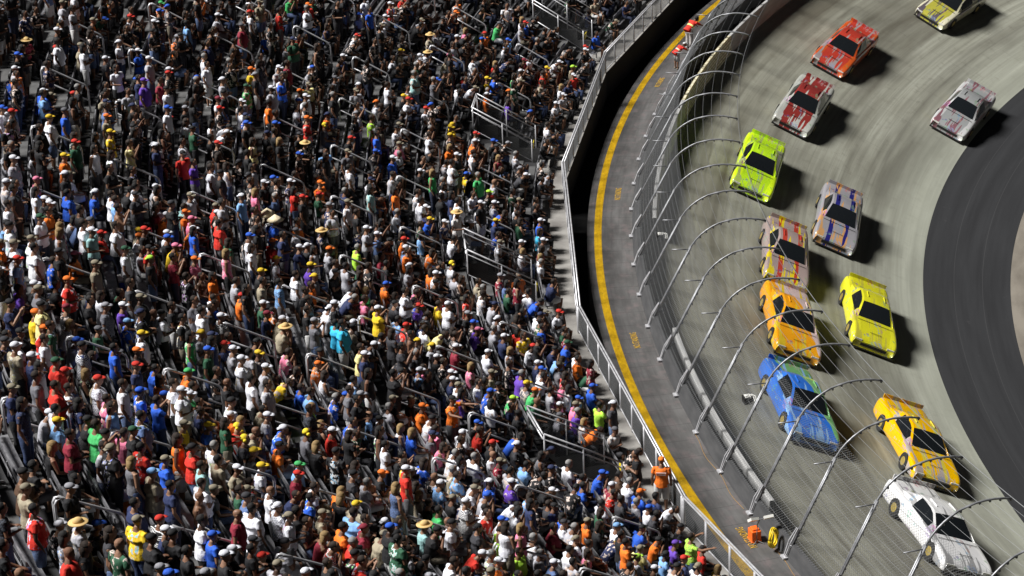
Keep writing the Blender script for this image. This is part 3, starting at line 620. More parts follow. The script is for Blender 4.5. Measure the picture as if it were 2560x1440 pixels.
# spectators read off the photograph crop by crop: head x, head y, shirt, headwear, pose
CROPS = {'A': (0, 0), 'B': (850, 0), 'D': (0, 480), 'E': (850, 480), 'G': (0, 960), 'H': (850, 960), 'I': (1700, 960)}
DATA = {
'A': """430 310W4u 625 370W4u 600 345HHu 770 430gWu 800 30O1l 585 70w4u 400 20wHu 170 100N4u 240 310M*s 125 540O1u 110 500wWu 985 370BWu 1165 440wWu 1155 30OEs 1310 40GBu 1440 190O1l 1580 20OHs 1790 -10W1u 1600 230S1s 1860 100WRu 1800 200MGu 1540 465W4u 2290 60ROs 2400 150y1s 2425 365E1s 2080 350w4s 1640 130wWs 1950 0HHu 2390 530wWs 2355 640yHs 2000 670wWu 1990 775O4u 1870 530YOu 1835 640Eeu 1795 750wWu 1660 615wWu 1625 745WMu 1635 820KRu 1790 810W4u 1550 895W4u 1560 1030K4u 1890 1050y1u 2090 1050K2h 2275 1065K*u 2300 905ROu 2450 850ONs 2450 930G!s 2530 590G1l 2180 680wOs 2030 530wWs 450 845BGu 395 880WYu 290 720BHl 20 800WBu 90 840wRu 465 1190OYu 485 1310KWu 275 1330PPs 105 1210wWu 60 1370wWs 90 1120w1s 260 1140W1s 825 990YYu 665 1110W4u 965 1070y1p 1340 1070W4u 1365 1160RKu 1390 910W1u 1250 830WBu 1190 890KRl 795 860HOu 1090 620UUu 1150 600M4u 1240 650WKu 900 700w1u 925 510W4u 1700 1220W1u 1530 1270W1u 1880 1250w4u 830 1150W1u 820 1260K4u 1160 1380wWs 600 1280WHs 1690 1000WWl 1770 960WKl 1120 1080KWu 640 700wRs 1165 1090NWu 2420 1150L1s 2380 1390OOs 1510 20KHs 2070 60KKs 2240 -5EEs 1000 210K1s 700 160OHs 1240 220N4s 1390 400K1s 480 220O2s 940 830g1s 1020 820e4s 2200 1290K1s 2110 1380NWs 1950 1390KWs""",
'B': """190 0W4u 330 20RWu 290 60B4u 65 130wBs 260 130WWs 235 195WHs 155 270WRs 50 420NWs 450 80WHs 625 150wHs 680 265H*s 745 250w1s 870 20O1s 860 110OOl 1175 60W4s 1230 190EGs 1280 150W2s 940 220P2s 1070 270ORs 1020 290KBs 810 350w1s 815 425tPs 395 430W1s 455 370HYs 600 410WWs 655 395W*s 690 600G3p 555 560T3h 475 670X4s 300 350W4s 1180 310LBs 1215 340W1s 1290 450MMs 1130 480R2s 1000 440W1s 1470 430W4s 1570 470WWl 1380 200w1s 1440 170BRs 1540 520OYs 1740 510HVs 1730 565RWs 1200 570B1s 1255 575E1s 1100 600YYs 870 570R1s 935 570N4s 790 545e1l 1035 540g3s 1045 650WHl 1150 700OWs 1190 680KOs 820 650W4s 120 650KWs 75 690wHs 35 590GGs 580 740WRs 590 820WRs 255 760WOs 125 800K4p 235 890V1s 285 980RWs 60 1140GHu 370 975WKs 70 1250W4u 440 930KHs 875 940YYs 825 965HYs 850 1015KYs 1025 1010wRs 1010 1060OWs 1010 1125W1s 865 1110O2s 1150 1070KBs 1290 1140W3s 475 1080PHs 375 1200BWs 690 1280E2u 1030 1310E3u 400 1310w1s 910 1165gWu 1210 1360w0s 1660 640W2s 1685 710wWs 1610 770WWs 1700 640N1s 1550 925W1s 1440 805K4s 1300 760U1s 1505 620H1s 1375 620KHs 2030 150eHl 1870 90N1s 1640 30OYs 1880 10H1s 2140 20N4s 1790 350KRs 1520 550R1s 380 30N1s 560 40K1s 760 90K4s 1600 900K1s 1560 1330K4s 1200 1180M2s 420 740KYs""",
'D': """230 -20W4u 275 70KBs 480 10B4u 700 20BWs 60 90W1h 300 200Weu 485 260M2u 440 270w2u 680 210WGu 625 260W1u 690 310TWu 720 290RRs 900 160S4p 830 10W1u 865 70L1u 1330 100T1s 1430 80wHs 1310 150OOs 1240 160OWs 1430 200PPs 1120 300HYs 1095 330WOs 1275 300WWs 1290 360KBs 1385 420YPs 1440 270B4u 1610 235R4u 1610 100RHs 1770 50LWu 1900 -10P2u 1990 160H^s 1985 205K^s 2125 205B^s 2050 25Z3u 2190 -20R4u 2220 220O4s 2350 300N*s 2380 20eRs 2140 300WGs 2210 430NWs 2290 380KWs 2460 440wOs 2000 380ROs 1830 350WBh 1870 400W1u 1700 360e1u 1680 450P2u 1290 500M4p 1120 495KVu 1130 450w1s 1450 520POs 930 415Weu 500 465OPs 490 500B1s 715 560HHu 505 665ROu 270 330WHu 295 410W4u 80 420WHu 90 510LRu 60 260WKu 300 780GHu 305 850yKu 325 945YOs 345 985ROs 750 760W1u 790 850Gwu 525 980w2s 690 1030eGs 555 1110wBs 930 890UWs 945 945BLs 1085 905g0s 1050 800KHu 1200 930WKh 1370 910K4u 1640 780W1s 1660 810B1s 1920 850eWs 1950 910NMs 1830 760ORs 1810 660w1s 2090 700l4u 1990 680H4s 2200 600W1u 2270 730O1s 2150 930HWs 2145 1000H*s 2080 870O4s 2290 890K1u 2500 870WWs 2500 960C4u 2360 560UYs 2360 655GYs 1640 985KWu 1640 1105NRs 1740 1170wWs 1715 1090B1s 1540 1195eBu 1440 1050E4u 1540 1080wYs 1030 1160KOu 1055 1060WYu 1900 1110gKs 1910 1240GYs 1790 1265WWu 2140 1200P1s 2370 1275OOq 2170 1330K1s 890 1225wGs 840 1150B4u 610 1185NKu 320 1080W1u 220 1190NWu 155 1160W1u 105 1175HWu 290 1280W4u 490 1350RRs 630 1310K2s 740 1400HHs 410 1270Reu 1230 1290B4s 1270 1400O4s 1460 1340OEs 1620 1350K1s 80 750U4s 30 400OHu 1500 640D1s 2000 1350wWs 1560 880g1s 2400 1220KKs 2000 600KYs 2020 500WYs 1100 140M1s 1180 90w4s 2430 150K1s 580 850KMs""",
'E': """400 -10O4u 60 100WHu 575 85W4h 545 5W1s 205 0T4u 990 20W1s 1065 15KVs 1050 90KWu 870 160X*u 1195 215NYs 1230 150B1l 1345 60wHs 1320 115W1s 880 80W4u 1180 90wWs 695 195BYs 735 250NWs 245 305ZWu 225 290wWu 165 400V3s 550 310L1s 545 360ORs 535 430LWs 560 450O1s 690 445O1s 680 580O1s 810 540W!s 750 620WWs 815 615w1s 525 550KWs 590 775P1s 380 520K4s 1185 320B1s 1205 370WHs 1365 430W2s 1365 375KWs 1500 225BWs 1495 300C1s 1520 370WWs 1510 430M1s 1480 480W2s 1490 525W3s 1010 660H1s 1070 710H3s 1055 770W1d 920 790R4u 805 850WWh 860 880w1s 765 800RKs 710 845Y1s 520 780B4s 440 760w1s 290 690OBs 200 740E2s 200 830P1s 310 820K1s 285 890YWp 550 890URs 530 985RRs 510 1050S4u 600 960NWs 630 1010W1s 660 910G1s 390 1060g1u 170 1160y1u 200 1220NWu 835 1170MWs 780 1060y1l 615 1110WYs 690 1150wYs 555 1345lWs 690 1220KWs 1030 1030UPs 1150 1010w3s 1310 1025R4s 1335 1110Y1s 1235 1075NWs 1535 890KHl 1690 1140Bes 1790 1210W1s 1780 1250O4s 1550 1330wBs 1520 1370W4s 1385 1350U3s 1155 1170WWs 1300 1190w2s 1480 1270NWs 1040 1290P2s 1095 1370HHs 1640 1300wHs 1720 1370R1s 570 1230g3s 625 1300P1s 20 1000C4u 10 540w1s 150 560e1s 100 1380L4s 1340 200e1s 1450 130K1s 1440 60K1s 640 120wWs 700 40K4s 930 640K1s 1190 940wWs 1260 1300K1s 380 940L4s""",
'G': """90 20NHu 290 0G1u 510 10W1u 430 -20R1u 700 -10WRu 590 165N4u 430 280LYu 660 280KKu 380 240wWs 515 380M4u 415 490K2s 795 170P1u 835 165L1u 885 285P1s 1055 90BBu 1160 90B1p 1090 260Z4u 950 70eKs 930 10W1u 985 330Keu 780 370GKp 730 340E1u 830 515KHh 800 500w1u 940 490G2u 1055 480R4u 1120 690HLu 1245 540BHh 1335 440O1u 1450 460RKu 1500 590T1u 1390 320YHs 1600 465W3u 1530 330BYs 1685 215OWs 1720 360R!s 1790 130WKs 1825 240Y2s 1940 330H0s 1950 170H4s 1990 235wWs 2140 350BWs 2060 490OKs 1810 430g!s 1850 530KYs 1915 650WYs 1790 700HWs 1810 780HHs 1790 835W4s 1920 740R1s 2000 760W0u 2070 910WWu 2170 1005WHu 1880 935W4u 1790 960M0u 1580 1105BBu 1510 1040W4u 1475 830S0u 1565 815GHs 2110 1175wgs 1850 1220Wgs 1950 1315KRs 2085 1290wHs 2300 1060g1s 2400 780W1s 2410 970HHs 2310 840B4s 2210 840N1s 2165 690MRs 2260 600LEs 2310 370G!s 2400 440K2s 2490 380RWs 2360 290K2s 2550 840O2s 2470 1120M2s 2500 1225R1s 570 1000w*u 455 1060KWs 480 1120G4u 580 1110K1s 515 1265R0u 225 1375K0s 700 1200K1s 830 1135g1u 895 1235e0u 1040 1010YHu 1140 1165KKu 985 890N4u 40 1225K4s 255 920R4u 195 790HHu 665 1080KBs 1300 30W1u 1350 60WWu 1420 80EWs 1500 20w1s 1710 20K0u 1880 20W4u 2000 30w1u 2330 180V2s 2150 -40Y1l 2250 40B1s 2340 50L1s 1480 120G1s""",
'H': """470 560Y1u 490 650RWu 540 660wWs 420 760Z2u 620 590B1s 690 690K0s 165 610g1s 300 270WKs 220 240L0s 130 390e1d 70 310B4s 330 140w3s 450 110KHs 520 170KHs 640 150OOs 840 120OKt 940 60U4s 890 20WHs 1040 10W1s 1130 130W4s 1150 60BBs 1290 100EVs 1400 10GYs 1460 60EOs 1500 140e0s 1570 30w4s 1710 30w4s 1800 120LBs 1740 170PHs 1750 230U3s 1930 145V4s 1890 20BBs 1800 270w2s 1630 240GGs 1930 320O1l 2050 380XGs 1640 10P1s 920 360WWs 1040 370R1q 1170 440KRs 1330 470gWs 1350 400B4l 880 500W3s 1000 530W3s 1130 560W0s 940 540W4s 1190 570MHs 1260 620w4s 1380 590L4s 680 410GNs 730 350P1s 780 480P1s 420 340W2s 560 350B2s 830 650H3s 900 720l1s 755 750lWs 1090 770BWs 1250 760UWs 1140 830wBs 1040 710wKs 975 790WHs 930 880GWu 840 840KHs 790 910E4s 1430 840L1s 1300 910W4l 1540 890g1s 1590 940NKs 1580 780KWl 1710 600W3s 1820 760B4s 1960 690BBs 2060 750MWs 2040 830R4s 2120 820g4s 2250 810BOs 2320 890WBs 2200 900w3s 1980 860W4s 1640 1050Wgs 1650 1080M4s 1750 1080w3s 1690 1010B4s 1870 1050OHs 1920 950e1s 1945 1040K1s 2070 1070WLs 2100 1130Y1s 2250 1060BKs 2400 1155OKs 2510 1200UUs 1740 1150WHs 1720 1230W4s 1800 1220P1s 1880 1160w1s 1690 1310w4s 2150 1265WVs 2270 1230yHs 2430 1260LKs 1480 1260w3s 1600 1330ZWs 1300 1300V1s 1170 1075V1d 1350 1060P2h 1250 1080W1u 1070 1000R1s 1130 980W4s 1050 1060gKs 1230 1020WBs 840 1055WKd 790 1015w0s 740 1110KKs 640 1055T*s 380 1155gKs 360 1090HHs 450 1060L1s 320 1015KWs 180 990W1s 80 1065O4s 150 1100MMs 170 1200R3s 160 1310R1q 80 1290KKs 500 1280w1s 500 1190H4s 560 1350C4s 590 1375EWs 660 1300KKs 860 1330W1s 1150 1400HHs 1170 1330OWs 1110 1290G3s 20 870K2s 60 950L1s 150 870HYs 50 690gKs 250 690w3s 340 700KOs 590 850H2s 650 850K1s 2350 1370KWs 1490 870KKs""",
'I': """100 1150V1t 190 1230R4s 35 1310NRs 140 1340WHs 310 1350Y2s"""}
import re
people = []     # dict(R, th, k, sh, hd, pose, ...)
MUFF = '!'
def head_off(pk): h = POSES[pk][0]['hd']; return h[1], h[2]
for ck, txt in DATA.items():
    ox, oy = CROPS[ck]
    for m_ in re.finditer(r'(-?\d+) (-?\d+)(\D)(.)(\D)', txt):
        x = ox+int(m_[1])/2.977; y = oy+int(m_[2])/2.977; sh, hd, pk = m_[3], m_[4], m_[5]
        pat = 'plain'
        if sh == 't': sh, pat = 'B', 'tiedye'
        if sh == 'l': sh, pat = 'L', 'plaid'
        if sh == 'X': pat = 'check'
        if pk == 'u' and random.random() < .3: pk = random.choice('fh')
        if pk == 's' and random.random() < .35: pk = random.choice('cdd')
        hy, hz = head_off(pk); best = None
        for k in range(0, NROW-1):
            P_ = unproj(x, y, zk(k)+hz); R = math.hypot(P_[0], P_[1]); th = math.degrees(math.atan2(P_[1], P_[0])) % 360
            Rf = R+hy-(R0S+k*TR)     # where the feet would be on this tread
            tgt = .26 if hz < 1.5 or k == 0 else .32
            e = abs(Rf-tgt)
            if best is None or e < best[0]: best = (e, k, th, Rf, tgt)
        e, k, th, Rf, tgt = best
        if th < 139 or th > 201 or in_vom(th, k): continue
        lim = .10 if hz < 1.5 else .24
        Rf = min(max(Rf, tgt-lim), tgt+lim)
        people.append(dict(k=k, th=th, R=R0S+k*TR+Rf, sh=sh, hd=hd, pk=pk, pat=pat, px=x, py=y, hand=1))
# keep shoulders apart along each row
for k in range(NROW):
    row = sorted([p for p in people if p['k'] == k], key=lambda p: p['th'])
    for _ in range(6):
        for a, b in zip(row, row[1:]):
            gap = (b['th']-a['th'])*D2R*b['R']
            if gap < .45: s = (.45-gap)/2/b['R']/D2R; a['th'] -= s; b['th'] += s
SHW = 'K'*62+'g'*14+'N'*16+'e'*4+'D'*1+'G'*4+'w'*4+'W'*17+'H'*1+'B'*3+'Z'*2+'L'*1+'R'*2+'M'*3+'O'*2+'Y'*1+'U'*1
for k in range(NROW-1):
    R = R0S+k*TR; n = int((200-139)*D2R*R/.51)
    own = np.array([p['th'] for p in people if p['k'] == k] or [0.])
    for i in range(n):
        th = 139+(i+.5)*(200-139)/n+random.uniform(-.06, .06)
        if np.min(np.abs(own-th))*D2R*R < .45: continue
        if in_aisle(th, .52) and random.random() > .02: continue
        if 1 <= k <= 3 and any(v0-.15 < th < v1+.15 for v0, v1 in VOM): continue
        if k == 0 and (random.random() < .30 or 181.2 < th < 183.0): continue
        x, y, S_ = proj(pol(R+.3, th, zk(k)+1.1))
        if not (-40 < x < 2600 and -40 < y < 1540): continue
        dens = .80 - (.10 if x < 200 and y > 900 else 0) - (.16 if R < 84 and y < 260 else 0)
        if random.random() > dens: continue
        pst = .10+.62*min(1, max(0, (R-82.5)/6))
        if y > 1000: pst *= .75
        pk = random.choice('uufhh') if random.random() < pst else random.choice('ssccddlls')
        if random.random() < .06: pk = 'p' if pk in 'ufh' else 'q'
        sh = random.choice(SHW) if (y > 470 or random.random() > .5) else 'K'; hd = random.choice('111444444433144111444444'+'WWwKKKgNBR')
        people.append(dict(k=k, th=th, R=R+.28+random.uniform(-.07, .08), sh=sh, hd=hd, pk=pk, pat='plain', px=x, py=y, hand=0))
def finish(p):
    p['z'] = zk(p['k']); p['loc'] = pol(p['R'], p['th'], p['z'])
    t = p['th']*D2R; p['rz'] = math.atan2(math.cos(t), -math.sin(t))+random.gauss(-.12, .28)
    p['fat'] = random.choice((1.0, 1.0, 1.14, 1.28)); p['sc'] = random.uniform(.95, 1.06)
    if p['hd'] == '2' or (p['hd'] in '14' and random.random() < .25): p['hk'] = 'longhair'; p['fat'] = 1.0; p['fem'] = True
    else:
        p['fem'] = False; p['hk'] = {'*': 'straw', '^': 'cone', '!': 'muff', '0': None}.get(p['hd'], 'hair' if p['hd'] in '134' else ('bcap' if random.random() < .12 else 'cap'))
    if p['hd'] in ('*',): p['hc'] = ('straw hat', (.62, .42, .17))
    elif p['hd'] == '^': p['hc'] = ('pointed straw hat', (.80, .68, .46))
    elif p['hd'] == '!': p['hc'] = ('yellow ear muffs', (.85, .65, .03))
    elif p['hd'] in HAIRC: p['hc'] = HAIRC[p['hd']]
    else: c = COLS.get(p['hd'], COLS['W']); p['hc'] = (c[0]+' cap', tuple(v_*(.62 if p['hd'] in 'HGw' else .8) for v_ in c[1]))
    p['skin'] = random.choice(SKINS[:4]*4+[SKINS[4]])
    p['tr'] = random.choice(TROU); p['long'] = bool(p['tr'][2])
    if p['pat'] == 'plain' and p['sh'] != 'S':
        q = random.random()
        if q < .26: p['pat'] = 'print'
        elif q < .29: p['pat'] = 'plaid'
        elif q < .32: p['pat'] = 'stripe'
    p['sl'] = not (p['fem'] and random.random() < .4)
    x, y, S_ = proj((p['loc'][0], p['loc'][1], p['z']+.9)); p['x'] = x; p['y'] = y
    hh = 1.75 if POSES[p['pk']][0]['hd'][2] > 1.5 else 1.2
    vis = (-10 < x < 2570 and -10 < y < 1450)
    p['size'] = S_*S_*hh*(1 if vis else 0)
for p in people: finish(p)
people.sort(key=lambda p: -p['size'])
NIND = 297
ind = people[:NIND]; mass = people[NIND:]
# ---- individuals
def person_obj(p, label, group='spectators in the grandstand'):
    t = empty('person', p['loc'], p['rz']); t.scale = (p['sc']*1.07, p['sc']*1.07, p['sc']*1.01); pk = p['pk']; fat = p['fat']
    def put(name, me, col, m_=None):
        o = bpy.data.objects.new(name, me); COL.objects.link(o); o.parent = t; o.color = (*col, 1)
        if m_: o.material_slots[0].link = 'OBJECT'; o.material_slots[0].material = m_
        return o
    put('body', body_mesh(pk, fat), p['skin'])
    if p['sh'] != 'S': put('shirt', cloth_mesh('shirt', pk, fat, True, p['sl'], p['fem']), COLS[p['sh']][1], OM[p['pat']])
    put('trousers' if p['long'] else 'shorts', cloth_mesh('pants', pk, fat, p['long']), p['tr'][1])
    sc_ = random.choice([(.6, .6, .6), (.05, .05, .05), (.25, .2, .15)])
    for q_ in (0, 1): put('shoe', cloth_mesh('shoes%d' % q_, pk, fat), sc_)
    if p['hk']:
        o = put({'cap': 'cap', 'bcap': 'cap', 'straw': 'straw_hat', 'cone': 'pointed_hat', 'muff': 'ear_muffs'}.get(p['hk'], 'hair'), head_mesh(p['hk'], pk), p['hc'][1])
    tag(t, label, 'person', group); return t
PATN = {'plain': '', 'print': 'printed ', 'plaid': 'plaid ', 'check': '', 'stripe': 'striped ', 'tiedye': 'tie-dye '}
def shirt_name(p):
    if p['sh'] == 'S': return 'no shirt'
    return (COLS[p['sh']][0] if p['pat'] != 'tiedye' else 'bright')+' '+PATN[p['pat']]+('shirt' if p['sl'] else 'vest')
def base_label(p): return shirt_name(p)+' and '+p['hc'][0]
def nb(p, side):
    c = [q for q in people if q['k'] == p['k'] and q is not p and 0 < side*(q['th']-p['th'])*D2R*p['R'] < 1.3]
    return min(c, key=lambda q: abs(q['th']-p['th'])) if c else None
ORD = ['front', 'second', 'third', 'fourth', 'fifth', 'sixth', 'seventh', 'eighth', 'ninth', 'tenth', 'eleventh', 'twelfth', 'thirteenth', 'fourteenth', 'fifteenth', 'sixteenth', 'seventeenth', 'eighteenth', 'nineteenth', 'twentieth']+['high']*12
used = {}
def labels_for(lst):
    def cands(p):
        s = shirt_name(p); b = s+' and '+p['hc'][0]; po = POSES[p['pk']][1]; po1 = po.split()[0]
        yield f"person in {b}, {po}"
        yield f"person in {b} with {p['tr'][0]}, {po}"
        a, c = nb(p, 1), nb(p, -1); cn = lambda q: COLS[q['sh']][0] if q['sh'] != 'S' else 'no shirt'
        if a: yield f"person in {b}, {po1} to the right of someone in {cn(a)}"
        if c: yield f"person in {b}, {po1} to the left of someone in {cn(c)}"
        if a and c: yield f"person in {b}, {po1} between people in {cn(a)} and {cn(c)}"
        yield f"person in {b}, {po1} in the {ORD[p['k']]} row"
        if a: yield f"{s}, {p['hc'][0]}, {po1} in the {ORD[p['k']]} row beside someone in {cn(a)}"
        if c: yield f"{s}, {p['hc'][0]}, {po1} in the {ORD[p['k']]} row, someone in {cn(c)} before"
        if a and c: yield f"{s}, {p['hc'][0]}, {ORD[p['k']]} row between {cn(a)} and {c['hc'][0]}"
    left = list(lst); res = {}
    lev = 0
    allc = {id(p): [c_ for c_ in cands(p) if len(c_.replace('-', ' ').split()) <= 16] for p in lst}
    while left and lev < 9:
        cnt = {}
        for q in lst:
            for l_ in set(allc[id(q)][:lev+1]): cnt[l_] = cnt.get(l_, 0)+1
        nx = []
        for p in left:
            c_ = allc[id(p)]; l_ = c_[min(lev, len(c_)-1)]
            if cnt.get(l_, 0) == 1 and l_ not in res.values(): res[id(p)] = l_
            else: nx.append(p)
        left = nx; lev += 1
    for p in left: res[id(p)] = allc[id(p)][-1]
    return res
LB = labels_for(ind)
for p in ind: person_obj(p, LB[id(p)])
print('duplicate labels', len(LB)-len(set(LB.values())))
# ---- the rest of the crowd: one object, every figure modelled
CV = []; CF = []; CC = []; CFn = []
TPL = {}
def tpl(pk, fat, long, fem, sl):
    key = (pk, fat, long, fem, sl)
    if key not in TPL:
        P_ = parts(POSES[pk][0], fat, long, True, sl, fem); TPL[key] = {k: (np.array(v[0]), v[1]) for k, v in P_.items()}
    return TPL[key]
HT = {}
def htpl(hk, pk):
    if (hk, pk) not in HT: V, F = headgear(hk, POSES[pk][0]['hd'], True); HT[(hk, pk)] = (np.array(V), F)
    return HT[(hk, pk)]
nb_v = 0; loops = []; lstart = []; ltot = []
for p in mass:
    T_ = tpl(p['pk'], p['fat'], p['long'], p['fem'], p['sl']); cs, sn = math.cos(p['rz']), math.sin(p['rz'])
    Rm = np.array([[cs*1.07, -sn*1.07, 0], [sn*1.07, cs*1.07, 0], [0, 0, 1.01]])*p['sc']
    items = [('skin', p['skin'], T_['skin'])]
    if p['sh'] != 'S': items.append(('shirt', COLS[p['sh']][1], T_['shirt']))
    items += [('pants', p['tr'][1], T_['pants']), ('shoes', (.3, .3, .3), T_['shoes'])]
    if p['hk']: items.append(('hat', p['hc'][1], htpl(p['hk'], p['pk'])))
    for nm, col, (V, F) in items:
        CV.append(V@Rm.T+np.array(p['loc']))
        al = .5 if nm == 'shirt' and p['pat'] != 'plain' else 1.0
        CC.append(np.tile(np.array([*col, al]), (len(V), 1)))
        for f in F: loops.extend([nb_v+i for i in f]); ltot.append(len(f))
        nb_v += len(V)
V = np.concatenate(CV); Cc = np.concatenate(CC)
me = bpy.data.meshes.new('spectator_crowd'); me.vertices.add(len(V)); me.vertices.foreach_set('co', V.ravel())
me.loops.add(len(loops)); me.loops.foreach_set('vertex_index', loops); me.polygons.add(len(ltot))
ls = np.concatenate([[0], np.cumsum(ltot)[:-1]]); me.polygons.foreach_set('loop_start', ls); me.polygons.foreach_set('loop_total', ltot)
me.polygons.foreach_set('use_smooth', [True]*len(ltot)); me.update(calc_edges=True)
at = me.color_attributes.new('cloth', 'FLOAT_COLOR', 'POINT'); at.data.foreach_set('color', Cc.ravel())
cm = mat('crowd_fabric', (.5, .5, .5), .8); gg = N(cm); an = gg.n("ShaderNodeAttribute", attribute_name='cloth'); tc = gg.n("ShaderNodeTexCoord")
pn = gg.math('MULTIPLY', gg.math('LESS_THAN', an.outputs["Alpha"], .75), gg.math('GREATER_THAN', gg.noise(tc.outputs["Object"], 8, 3), .56))
gg.l(gg.mix(pn, an.outputs["Color"], (.6, .5, .45)), gg.b.inputs["Base Color"]); gg.bump(gg.noise(tc.outputs["Object"], 14, 3), .5, .03)
me.materials.append(cm)
co = bpy.data.objects.new('spectator_crowd', me); COL.objects.link(co); tag(co, 'dense crowd of race spectators filling the upper and farther rows', 'crowd', kind='stuff')
print('people', len(people), 'hand', sum(p['hand'] for p in people), 'verts', len(V), 'smallest ind y', min(p['y'] for p in ind))

# ---- staff: security man, man in black beside him, workers on the road, men in the stair well
def staff(x, y, z, sh, hd, pk, hcn, trz, rzdeg, label, tro, long=False, extra=None, fat=1.0, skin=SKINS[0], zoff=0.0, sc=1.03):
    P_ = unproj(x, y, z); p = dict(loc=(P_[0], P_[1], z), rz=rzdeg*D2R, sc=sc, pk=pk, fat=fat, skin=skin, sh=sh, sl=True, fem=False, pat='plain', long=long, tr=('', tro, 0), hk=hd, hc=hcn)
    t = person_obj(p, label, 'event staff'); 
    if extra: extra(t)
    return t
def sec(t):
    mb = MB(); mb.box((0, -.162, 1.33), (.27, .012, .085)); o = mb.build('back_panel', mat('white_print', (.75, .75, .75)), t)
    tx = text_mesh('SECURITY', .062, 'lettering', mat('orange_print', (.75, .15, .01)), o); tx.location = (0, -.170, 1.33); tx.rotation_euler = (math.pi/2, 0, 0)
staff(1655, 1280, 1.0, 'O', 'cap', 'u', ('orange cap', (.85, .2, .02)), 0, -20, 'person in orange security shirt, orange cap and white shorts, standing by the mesh fence', (.55, .55, .55), extra=sec, fat=1.1)
staff(1594, 1262, 1.0, 'K', 'hair', 'f', ('dark hair', (.015, .01, .01)), 0, 75, 'person all in black standing on the walkway beside the orange security shirt', (.012, .012, .012), True)
def vest(t):
    mb = MB(); mb.tube([(0, .06, 1.03), (0, .125, 1.075)], [(.185, .142), (.19, .144)], 14); mb.build('reflective_band', mat('reflective_yellow', (.85, .8, .25)), t)
staff(1723, 121, 0.0, 'R', 'hair', 'b', ('', (.01, .01, .01)), 0, -62, 'person in orange safety vest with reflective band, bending over the road by the fence', (.55, .52, .50), True, vest)
def vest2(t):
    mb = MB(); mb.tube([(0, .06, 1.03), (0, .125, 1.075)], [(.185, .142), (.19, .144)], 14); mb.build('reflective_band', mat('reflective_pale', (.75, .6, .4)), t)
staff(1692, 172, 0.0, 'R', 'cap', 'b', ('', (.6, .6, .6)), 0, -75, 'person in orange safety vest and white cap, stooping low beside the catch fence', (.5, .5, .5), False, vest2, sc=.85)
staff(1300, 800, 0.45, 'O', 'hair', 'h', ('', (.3, .25, .2)), 0, 200, 'person in orange staff shirt standing inside the middle stair well', (.02, .02, .02), True)

# ------------------------------------------------------------------ stock cars
def car_paint(name, base, c2, c3, mode):
    m = mat(name, base, .28); g = N(m); tc = g.n("ShaderNodeTexCoord"); v = tc.outputs["Object"]; sx = g.n("ShaderNodeSeparateXYZ"); g.l(v, sx.inputs[0])
    ax = g.math('ABSOLUTE', sx.outputs[0])
    nz = g.math('MULTIPLY', g.math('SUBTRACT', g.noise(g.mapv(v, (1, .25, 1)), 2.2, 3), .5), .5)
    if mode == 'side':  k = g.math('GREATER_THAN', g.math('ADD', ax, nz), .62)
    elif mode == 'rear': k = g.math('GREATER_THAN', g.math('ADD', sx.outputs[1], g.math('MULTIPLY', nz, 2.0)), .7)
    elif mode == 'stripe': k = g.math('LESS_THAN', g.math('ABSOLUTE', g.math('SUBTRACT', ax, .34)), .10)
    else: k = g.math('GREATER_THAN', g.math('ADD', g.math('MULTIPLY', sx.outputs[0], .8), g.math('ADD', g.math('MULTIPLY', sx.outputs[1], .25), nz)), .12)
    col = g.mix(k, base, c2)
    k2 = g.math('GREATER_THAN', g.noise(g.mapv(v, (3.4, .22, .6)), 2.0, 1), .57); col = g.mix(k2, col, c3)
    bk = g.n("ShaderNodeTexBrick", i_Scale=1.0); bk.inputs["Brick Width"].default_value = .42; bk.inputs["Row Height"].default_value = .19; bk.inputs["Mortar Size"].default_value = .035
    g.l(g.n("ShaderNodeMapping").outputs[0], bk.inputs["Vector"]); mp_ = bk.inputs["Vector"].links[0].from_node; sw_ = g.n("ShaderNodeCombineXYZ"); g.l(sx.outputs[1], sw_.inputs[0]); g.l(g.math('ADD', sx.outputs[0], g.math('MULTIPLY', sx.outputs[2], 1.3)), sw_.inputs[1]); g.l(sw_.outputs[0], mp_.inputs[0])
    dk = g.math('MULTIPLY', g.math('SUBTRACT', 1.0, bk.outputs["Fac"]), g.math('GREATER_THAN', g.noise(v, 2.0, 1), .58))
    vo_ = g.n("ShaderNodeTexVoronoi", i_Scale=1.7); g.l(v, vo_.inputs["Vector"]); hs_ = g.n("ShaderNodeHueSaturation", i_Saturation=.8, i_Value=.5); g.l(vo_.outputs["Color"], hs_.inputs["Color"])
    col = g.mix(g.math('MULTIPLY', dk, .55), col, hs_.outputs[0])
    g.l(col, g.b.inputs["Base Color"]); g.b.inputs["Coat Weight"].default_value = .6; g.b.inputs["Coat Roughness"].default_value = .08
    return m
glass = mat('car_glass', (.01, .012, .014), .06); tyre = mat('tyre_rubber', (.012, .012, .012), .8); rimm = mat('wheel_rim', (.55, .42, .12), .35, .6)
CM = {}
